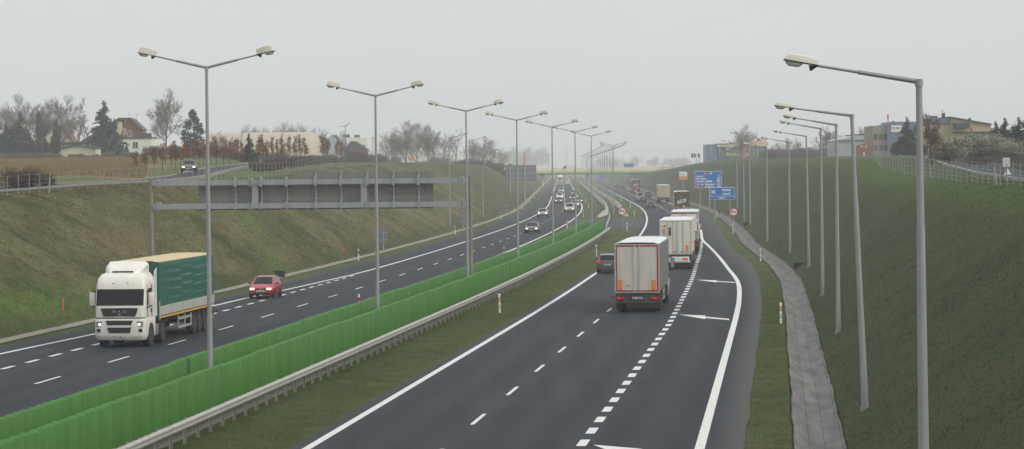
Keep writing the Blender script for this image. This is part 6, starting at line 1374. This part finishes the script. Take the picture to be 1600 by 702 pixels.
for a in (('bare_tree', 'bare0', 47, 143, 745, 'big bare tree with spreading crown, left of two behind the cream farmhouse', TG, 1.25), ('bare_tree', 'bare2', 90, 146, 735, 'big bare tree with spreading crown, right of two behind the cream farmhouse', TG, 1.2), ('bare_tree', 'bare3', 70, 150, 765, 'bare tree between the two big crowns above the farmhouse', TG, 1.0),
          ('bare_tree', 'pink0', 6, 157, 770, 'thin bare tree at the left frame edge', TG, .8), ('bare_tree', 'pink2', 17, 166, 790, 'thin bare tree second from the left frame edge', TG, .8), ('bare_tree', 'pink1', 107, 176, 780, 'small bare tree right of the cream farmhouse', TG, 1.0),
          ('conifer_tree', 'fir2', 32, 173, 690, 'dark broad fir left of the cream farmhouse', TG, 1.15), ('conifer_tree', 'fir1', 10, 190, 670, 'dark fir at the far left edge of the field', TG, 1.3), ('conifer_tree', 'fir0', 19, 196, 640, 'slim dark fir in front of the broad fir', TG, 1.0), ('conifer_tree', 'fir2', -6, 184, 690, 'dark fir cut by the left frame edge', TG, 1.3), ('conifer_tree', 'fir1', 46, 205, 650, 'low dark fir beside the pale post of the farmhouse', TG, 1.5),
          ('ivy_tree', 'broadthuja', 62, 172, 735, 'dark ivy-clad tree in front of the farmhouse roof', TG, .62), ('ivy_tree', 'broadthuja', 88, 186, 730, 'dark ivy-clad tree before the farmhouse gable', TG, .6),
          ('thuja_tree', 'broadthuja', 86, 204, 628, 'bushy dark thuja left of the cream shed', TG, .95), ('thuja_tree', 'broadthuja', 72, 216, 640, 'round dark thuja in front of the farmhouse wall', TG, 1.0), ('thuja_tree', 'broadthuja', 60, 224, 640, 'low dark thuja at the field edge below the farmhouse', TG, 1.4), ('thuja_tree', 'thuja', 163.5, 194, 618, 'slim green thuja column in front of the blue spruce', TG, .75),
          ('spruce_tree', 'spruce', 163, 156, 640, 'tall blue spruce between the shed and the brick-gabled house', TG, 1.35), ('spruce_tree', 'spruce', 180, 184, 655, 'smaller blue spruce right behind the tall one', TG, .9), ('thuja_tree', 'broadthuja', 198, 225, 640, 'small dark thuja at the corner of the white house wall', TG, .9)):
    tree(a[0], a[1], a[2], a[3], a[4], a[5], a[6], wid=a[7])
tree('larch_tree', 'narrow', 123, 151, 770, 'tall narrow tree with faded leaves left of the blue spruce', TG, wid=.7, leaves='larch_leaves'); tree('larch_tree', 'narrow', 136, 178, 780, 'short narrow tree with faded leaves left of the blue spruce', TG, wid=1.0, leaves='larch_leaves')
tree('plane_tree', 'bare1', 260, 136, 640, 'tall tree with sparse faded leaves right of the brick-gabled house', TG, wid=1.0, leaves='plane_leaves')
tree('pine_tree', 'pine', 304, 172, 640, 'dark pine with tufted crown left of the nearest lamp pole', TG, wid=1.15)
tree('birch_tree', 'pink1', 344, 204, 700, 'pale yellowish birch in front of the inflated hall', TG, wid=1.2, leaves='birch_leaves'); tree('birch_tree', 'pink1', 229, 202, 760, 'pale yellowish birch behind the white house', TG, wid=1.1, leaves='birch_leaves'); tree('birch_tree', 'pink1', 366, 212, 720, 'small yellowish birch by the left hall seam', TG, wid=1.3, leaves='birch_leaves')
tree('conifer_tree', 'fir1', 389.5, 207, 470, 'small fir standing out among the russet saplings', TG, wid=1.15)
tree('conifer_tree', 'smallfir', 541, 214, 760, 'dark fir before the purple-grey roof', TG, wid=1.0); tree('conifer_tree', 'smallfir', 223, 232, 420, 'young fir by the first russet saplings', TG, wid=1.3)
BG = 'bare trees behind the hall'
for i, (u, v, Y) in enumerate(((383, 196, 1000), (398, 193, 1010), (412, 197, 1000), (428, 194, 1020), (444, 191, 1000), (458, 189, 1010), (474, 191, 1000), (488, 197, 1020), (506, 196, 1030), (528, 203, 1150))):
    tree('bare_tree', ('pink0', 'bare2', 'pink2', 'bare3')[i % 4], u, v, Y, f'hazy bare tree behind the inflated hall, {ORD[i + 1]} of ten from the left', BG, wid=1.1)
HG = 'hazy bare trees behind the left hump'
for i, (u, v, Y, k, w) in enumerate(((601, 203, 900, 'pink0', 1.0), (612, 200, 930, 'bare3', 1.0), (625, 207, 880, 'pink2', .9), (636, 186, 860, 'wide', 1.25), (652, 190, 900, 'wide', 1.1), (679, 192, 840, 'bare0', 1.1), (692, 206, 900, 'pink1', .9), (712, 199, 830, 'leaning', 1.0), (741, 216, 1000, 'pink2', 1.5), (754, 214, 1030, 'wide', 1.3), (768, 222, 1080, 'pink0', 1.4), (667, 214, 900, 'pink2', 1.1), (781, 230, 1150, 'pink1', 1.3))):
    tree('bare_tree', k, u, v, Y, ['slim hazy bare tree right of the white slab tower', 'hazy bare tree second right of the white slab tower', 'low hazy bare tree left of the widest crown', 'wide hazy bare crown behind the left hump, largest of all', 'hazy bare crown merging with the widest one on its right', 'hazy forked bare tree between the third lamp pole and the widest crown', 'low hazy bare tree left of the leaning one', 'leaning hazy bare tree just left of the third lamp pole', 'pinkish hazy bare tree left of the far lamp, behind the slope', 'pinkish hazy bare tree behind the far single-arm lamp', 'low pinkish hazy tree right of the far single-arm lamp', 'low hazy bare tree behind the orange board', 'faint hazy tree left of the far direction sign back'][i], HG, wid=w)
# russet saplings along the service road
us = [212.5, 227, 240.5, 254, 268, 274.5, 286, 294, 302, 311, 318, 329, 338, 349, 359, 370, 378, 404, 411, 417, 425, 433, 441, 452, 461, 469, 476, 505, 512, 527, 533]
for i, u in enumerate(us):
    Y = float(np.interp(u, [210, 330, 480, 560], [322, 378, 470, 520])) + rnd.uniform(-4, 4); p = at_y(u, 260, Y); g = gxy(p.x, Y); h = float(np.interp(u, [210, 330, 480, 560], [3.1, 3.9, 4.5, 5.2])) * rnd.uniform(.86, 1.12)
    tree('sapling', f'sapling{rnd.choice((0, 0, 1, 1, 2))}', u, 0, Y, f'russet-leaved sapling in the row above the left slope, {ordn(i + 1)} from the left', 'russet saplings along the service road', wid=rnd.uniform(.95, 1.4)).scale.z = h
    o = bpy.context.scene.objects[-1]
for o in [o for o in COL.objects if o.name.startswith('sapling') and o.parent is None]:
    w = o.scale.x; h = o.scale.z; k = rnd.uniform(.7, 1.25); o.scale = (h * k, h * k, h)
# bushes
for a in (('bush2', 38, 257, 215, 'dark dry bush at the left frame edge in front of the field, larger of two', 1.5), ('bush3', 70, 266, 222, 'dark dry bush in front of the field, smaller right one of two', 1.1)): tree('bush', a[0], a[1], a[2], a[3], a[4], 'dry bushes', 'bush', wid=a[5])
for a in (('bush0', 1482, 212, 330, 'grey-green bush beside the reddish bare tree, leftmost of five on the right', 1.2), ('bush1', 1508, 206, 345, 'grey-green bush below the yellow building, second of five on the right', 1.25), ('bush0', 1534, 203, 338, 'grey-green bush at the middle of the hedge, tallest of five on the right', 1.2), ('bush1', 1561, 206, 345, 'grey-green bush left of the dark firs, fourth of five on the right', 1.2), ('bush0', 1582, 214, 335, 'grey-green bush in front of the dark firs, rightmost of five', 1.1), ('bush3', 1404, 222, 560, 'olive bush under the dark conifer by the blue wall', .9), ('bush2', 1437, 226, 420, 'brown bush left of the nearest right lamp pole', .9), ('bush2', 1530, 243, 310, 'low brown bush in front of the tallest grey-green bush', 1.8)): tree('bush', a[0], a[1], a[2], a[3], a[4], 'bushes by the right service road', 'bush', wid=a[5], rz=rnd.choice((0, 3.1, 1.2)))
RG = 'trees above the right slope'
tree('bare_tree', 'redbush', 1455, 176, 318, 'reddish-brown bare tree right behind the nearest right lamp pole', RG, wid=1.6, leaves='red_leaves')
for a in (('bare_tree', 'bare3', 1443, 168, 540, 'bare crown showing behind the nearest right lamp pole', 1.0), ('conifer_tree', 'fir1', 1417, 182, 520, 'dark conifer in front of the blue office wall', 1.35), ('conifer_tree', 'fir0', 1405, 212, 520, 'short dark conifer left below the taller one at the blue wall', 1.3), ('conifer_tree', 'smallfir', 1473, 170, 560, 'thin conifer tip behind the yellow building', .7),
          ('conifer_tree', 'fir1', 1556, 189, 410, 'dark fir at the right end of the yellow building, leftmost of four', 1.5), ('conifer_tree', 'fir0', 1570, 183, 400, 'pointed dark fir, second of four at the right', 1.5), ('conifer_tree', 'fir2', 1592, 182, 390, 'large dark fir near the right frame edge, third of four', 1.5), ('conifer_tree', 'fir1', 1603, 184, 395, 'dark fir cut by the right frame edge', 1.5), ('bare_tree', 'pink1', 1580, 188, 460, 'thin bare tree among the four dark firs', .8),
          ('bare_tree', 'bare0', 1157, 192, 870, 'tall bare tree in front of the hotel', 1.15), ('bare_tree', 'pink0', 1215, 220, 800, 'hazy bare tree right of the hotel, first of five', 1.2), ('bare_tree', 'pink2', 1231, 214, 790, 'hazy bare tree right of the hotel, second of five', 1.1), ('bare_tree', 'pink1', 1247, 215, 790, 'hazy pinkish bare tree right of the hotel, third of five', 1.2), ('bare_tree', 'bare1', 1284, 196, 740, 'hazy bare tree with wide crown between the fourth and fifth right lamps', 1.15), ('bare_tree', 'bare2', 1300, 203, 760, 'hazy bare tree left of the pale warehouse', 1.1), ('bare_tree', 'pink2', 1346, 197, 760, 'pinkish bare tree above the warehouse roof, left of two', 1.0), ('bare_tree', 'pink0', 1357, 201, 780, 'pinkish bare tree above the warehouse roof, right of two', 1.2)):
    tree(a[0], a[1], a[2], a[3], a[4], a[5], RG, wid=a[6])
# scrub belts and far wood: nobody could count these
def merge_stuff(name, label, cat, items, mats_):
    V, Fq = [], []; off = 0; mi = []
    for me, Mx, m in items:
        n = len(me.vertices); co = np.empty(n * 3, np.float32); me.vertices.foreach_get('co', co); co = co.reshape(-1, 3); A = np.array(Mx)[:3]; V.append(co @ A[:, :3].T + A[:, 3])
        k = len(me.loops); li = np.empty(k, np.int32); me.loops.foreach_get('vertex_index', li); Fq.append(li.reshape(-1, 4) + off); mi.append(np.full(k // 4, m, np.int32)); off += n
    me = np_mesh(name, np.concatenate(V), np.concatenate(Fq), mats_); me.polygons.foreach_set('material_index', np.concatenate(mi)); o = bpy.data.objects.new(name, me); COL.objects.link(o); return tag(o, label, cat, kind='stuff')
def T4(x, y, h, w): return Matrix.Translation((x, y, gxy(x, y) - .05)) @ Matrix.Rotation(rnd.uniform(0, 6.28), 4, 'Z') @ Matrix.Diagonal((h * w, h * w, h, 1))
it = []
for i in range(90):
    u = rnd.uniform(-30, 215); Y = rnd.uniform(545, 608); x = at_y(u, 250, Y).x; it.append((ME['bush2'][1], T4(x, Y, rnd.uniform(.4, .85) if 85 < u < 160 else rnd.uniform(.6, 1.3), 1.6), 0))
merge_stuff('scrub', 'brown scrub belt between the stubble field and the farmhouses', 'scrub', it, [LM['brown']])
it = []
for i in range(110):
    Y = rnd.uniform(345, 520); o = float(srvL(Y)) + rnd.uniform(4.2, 8.5); o = min(o, fl(Y) - 1); x = float(Cx(Y)) + o; it.append((ME['bush2'][1], T4(x, Y, rnd.uniform(.7, 1.5), 1.0), 0))
for i in range(80):
    u = rnd.uniform(240, 600); Y = rnd.uniform(540, 700); it.append((ME['bush2'][1], T4(at_y(u, 250, Y).x, Y, rnd.uniform(1.2, 2.8), 1.1), 0))
merge_stuff('scrub', 'mauve-brown scrub between the left fence, service road and saplings', 'scrub', it, [LM['mauve']])
it = []
for i in range(60):
    u = rnd.uniform(590, 800); Y = rnd.uniform(860, 1150); it.append((ME['bush2'][1], T4(at_y(u, 250, Y).x, Y, rnd.uniform(2, 4), 1.1), 0))
for i in range(60):
    u = rnd.uniform(1195, 1330); Y = rnd.uniform(680, 800); it.append((ME['bush2'][1], T4(at_y(u, 250, Y).x, Y, rnd.uniform(1.5, 3), 1.1), 0))
merge_stuff('scrub', 'hazy low scrub along the skyline above both far slopes', 'scrub', it, [LM['brown']])
it = []
for i in range(170):
    u = rnd.uniform(770, 1075) if i < 120 else rnd.uniform(560, 1300); Y = rnd.uniform(3600, 5600); x = at_y(u, 250, Y).x
    if abs(x - float(Cx(Y)) + 20) < 40: continue
    k = rnd.choice(('pink0', 'pink1', 'bare2', 'bare0', 'wide', 'bush2')); h = rnd.uniform(19, 34) * (1.15 if u < 890 else .65); it.append((ME[k][1] if k != 'bush2' else ME['bush2'][1], T4(x, Y, h if k != 'bush2' else h * .5, 1.2), 1 if k.startswith('fir') else 2 if k == 'bush2' else 0))
merge_stuff('far_wood', 'faint brown wood in the haze beyond the green bridge', 'wood', it, [TW['pink'], LM['dark'], LM['palebrown']])
# grass blades on slopes and verges
def tufts(name, label, n, sampler, hlo, hhi, m, seed, wide=.5, blades=4):
    g = np.random.RandomState(seed); o, Y = sampler(g, n); z = terr(o, Y); X = Cx(Y) + o; n = len(o); V, Fq = [], []
    for b in range(blades):
        a = g.uniform(0, 6.28, n); h = g.uniform(hlo, hhi, n); w = h * wide * g.uniform(.3, .7, n); lean = g.uniform(.1, .9, n) * h; a2 = g.uniform(0, 6.28, n); ox, oy = g.normal(0, .12, n), g.normal(0, .12, n)
        c, s = np.cos(a) * w / 2, np.sin(a) * w / 2; bx, by = X + ox, Y + oy
        V.append(np.stack([np.stack([bx - c, by - s, z - .03], -1), np.stack([bx + c, by + s, z - .03], -1), np.stack([bx + np.cos(a2) * lean, by + np.sin(a2) * lean, z + h], -1)], 1).reshape(-1, 3))
    V = np.concatenate(V); Fq = np.arange(len(V)).reshape(-1, 3); me = np_mesh(name, V, Fq, [m]); ob = bpy.data.objects.new(name, me); COL.objects.link(ob); return tag(ob, label, 'grass', kind='stuff')
gR = leafmat('blade_green', (.018, .034, .011), (.048, .064, .022), .3); gD = leafmat('blade_dry', (.058, .062, .025), (.145, .125, .062), .5); gV = leafmat('blade_verge', (.032, .052, .014), (.082, .092, .03), .9); gY = leafmat('stubble_straw', (.13, .09, .042), (.40, .31, .165), 3)
def smp_R(g, n): Y = 48 + 210 * g.beta(1, 1.6, n); return toe_R(Y) + .1 + g.uniform(0, 1, n) * (1.5 * crest_R(Y) * 1.35), Y
def smp_L(g, n): Y = 120 + 240 * g.beta(1, 1.4, n); return TOE_L - .1 - g.uniform(0, 1, n) * 1.5 * crest_L(Y) * 1.3, Y
def smp_M(g, n): Y = 72 + 200 * g.beta(1, 1.8, n); return g.uniform(-18.7, -15.2, n), Y
def smp_V(g, n):
    Y = 70 + 160 * g.beta(1, 1.4, n); a, c = asph_RC(Y) + .05, chan_L(Y) - .02; return a + (c - a) * g.uniform(0, 1, n), Y
def smp_F(g, n):
    X_ = g.uniform(-.21, -.127, n); Y = g.uniform(303, 535, n); x = X_ * Y; return x - Cx(Y), Y
tufts('grass_blades', 'dark green rough grass on the right slope', 40000, smp_R, .03, .07, gR, 1)
tufts('grass_blades', 'dry olive grass on the left slope', 80000, smp_L, .04, .12, gD, 2)
tufts('grass_blades', 'short grass of the central strip', 40000, smp_M, .02, .055, gV, 3)
tufts('grass_blades', 'short grass between the road and the channel', 18000, smp_V, .02, .055, gV, 4)
tufts('stubble', 'straw-coloured stubble and dead stalks on the left field', 26000, smp_F, .2, .55, gY, 5, .35, 3)
# ------------------------------------------------------------------ haze, sun, sky
hz = MB(); hz.box(-3500, 3700, -90, 6600, -1.6, 31); ho = hz.build('haze', bpy.data.materials.new('haze')); tag(ho, 'thin pale autumn haze over the whole valley', 'haze', kind='stuff')
hm = ho.data.materials[0]; hm.use_nodes = True; N, L = nodes(hm); N.remove(N['Principled BSDF']); pv_ = N.new('ShaderNodeVolumePrincipled'); pv_.inputs['Color'].default_value = (.97, .985, 1.0, 1); pv_.inputs['Density'].default_value = HAZE; pv_.inputs['Anisotropy'].default_value = .2
L.new(pv_.outputs['Volume'], N['Material Output'].inputs['Volume'])
SUN_EL, SUN_AZ = R(32), R(118)             # azimuth clockwise from +Y: from the right, a little behind us
sd = Vector((math.sin(SUN_AZ) * math.cos(SUN_EL), math.cos(SUN_AZ) * math.cos(SUN_EL), math.sin(SUN_EL)))
sl = bpy.data.lights.new('sun', 'SUN'); sl.energy = 1.5; sl.angle = R(14); sl.color = (1.0, .93, .82); so = bpy.data.objects.new('sun', sl); COL.objects.link(so); so.rotation_euler = (-sd).to_track_quat('-Z', 'Y').to_euler()
w = bpy.data.worlds.new('World'); S.world = w; w.use_nodes = True; N, L = w.node_tree.nodes, w.node_tree.links; bg = N['Background']; bg.inputs['Strength'].default_value = .1
sk = N.new('ShaderNodeTexSky'); sk.sky_type = 'NISHITA'; sk.sun_disc = False; sk.sun_elevation = SUN_EL; sk.sun_rotation = SUN_AZ; sk.dust_density = 4; sk.air_density = 1.2
hs = N.new('ShaderNodeHueSaturation'); hs.inputs['Saturation'].default_value = .35; L.new(sk.outputs['Color'], hs.inputs['Color'])
tc = N.new('ShaderNodeTexCoord'); sx = N.new('ShaderNodeSeparateXYZ'); L.new(tc.outputs['Generated'], sx.inputs[0]); mr = N.new('ShaderNodeMapRange'); mr.inputs['From Min'].default_value = 0; mr.inputs['From Max'].default_value = .9; mr.inputs['To Min'].default_value = SKY0; mr.inputs['To Max'].default_value = SKY1; L.new(sx.outputs['Z'], mr.inputs['Value'])
mu = N.new('ShaderNodeVectorMath'); mu.operation = 'SCALE'; mu.inputs[0].default_value = (.955, .985, 1.0); cn = N.new('ShaderNodeTexNoise'); cn.inputs['Scale'].default_value = 9; cn.inputs['Detail'].default_value = 4; cm = N.new('ShaderNodeMapping'); cm.inputs['Scale'].default_value = (1, 1, 4); L.new(tc.outputs['Generated'], cm.inputs['Vector']); L.new(cm.outputs['Vector'], cn.inputs['Vector'])
cr_ = N.new('ShaderNodeMapRange'); cr_.inputs['To Min'].default_value = .95; cr_.inputs['To Max'].default_value = 1.05; L.new(cn.outputs['Fac'], cr_.inputs['Value']); cx = N.new('ShaderNodeMath'); cx.operation = 'MULTIPLY'; L.new(mr.outputs['Result'], cx.inputs[0]); L.new(cr_.outputs['Result'], cx.inputs[1])
L.new(cx.outputs[0], mu.inputs['Scale'])
mx = N.new('ShaderNodeMix'); mx.data_type = 'RGBA'; mx.inputs['Factor'].default_value = .86; L.new(hs.outputs['Color'], mx.inputs['A']); L.new(mu.outputs[0], mx.inputs['B']); L.new(mx.outputs['Result'], bg.inputs['Color'])
S.view_settings.view_transform = 'Standard'; S.view_settings.look = 'None'; S.view_settings.exposure = 0; S.view_settings.gamma = 1; S.view_settings.use_curve_mapping = False
S.render.engine = 'CYCLES'; cy = S.cycles; cy.use_denoising = True; cy.max_bounces = 5; cy.diffuse_bounces = 3; cy.glossy_bounces = 2; cy.transmission_bounces = 2; cy.transparent_max_bounces = 6; cy.volume_bounces = 1; cy.sample_clamp_indirect = 6
try: cy.denoiser = 'OPENIMAGEDENOISE'
except Exception: pass
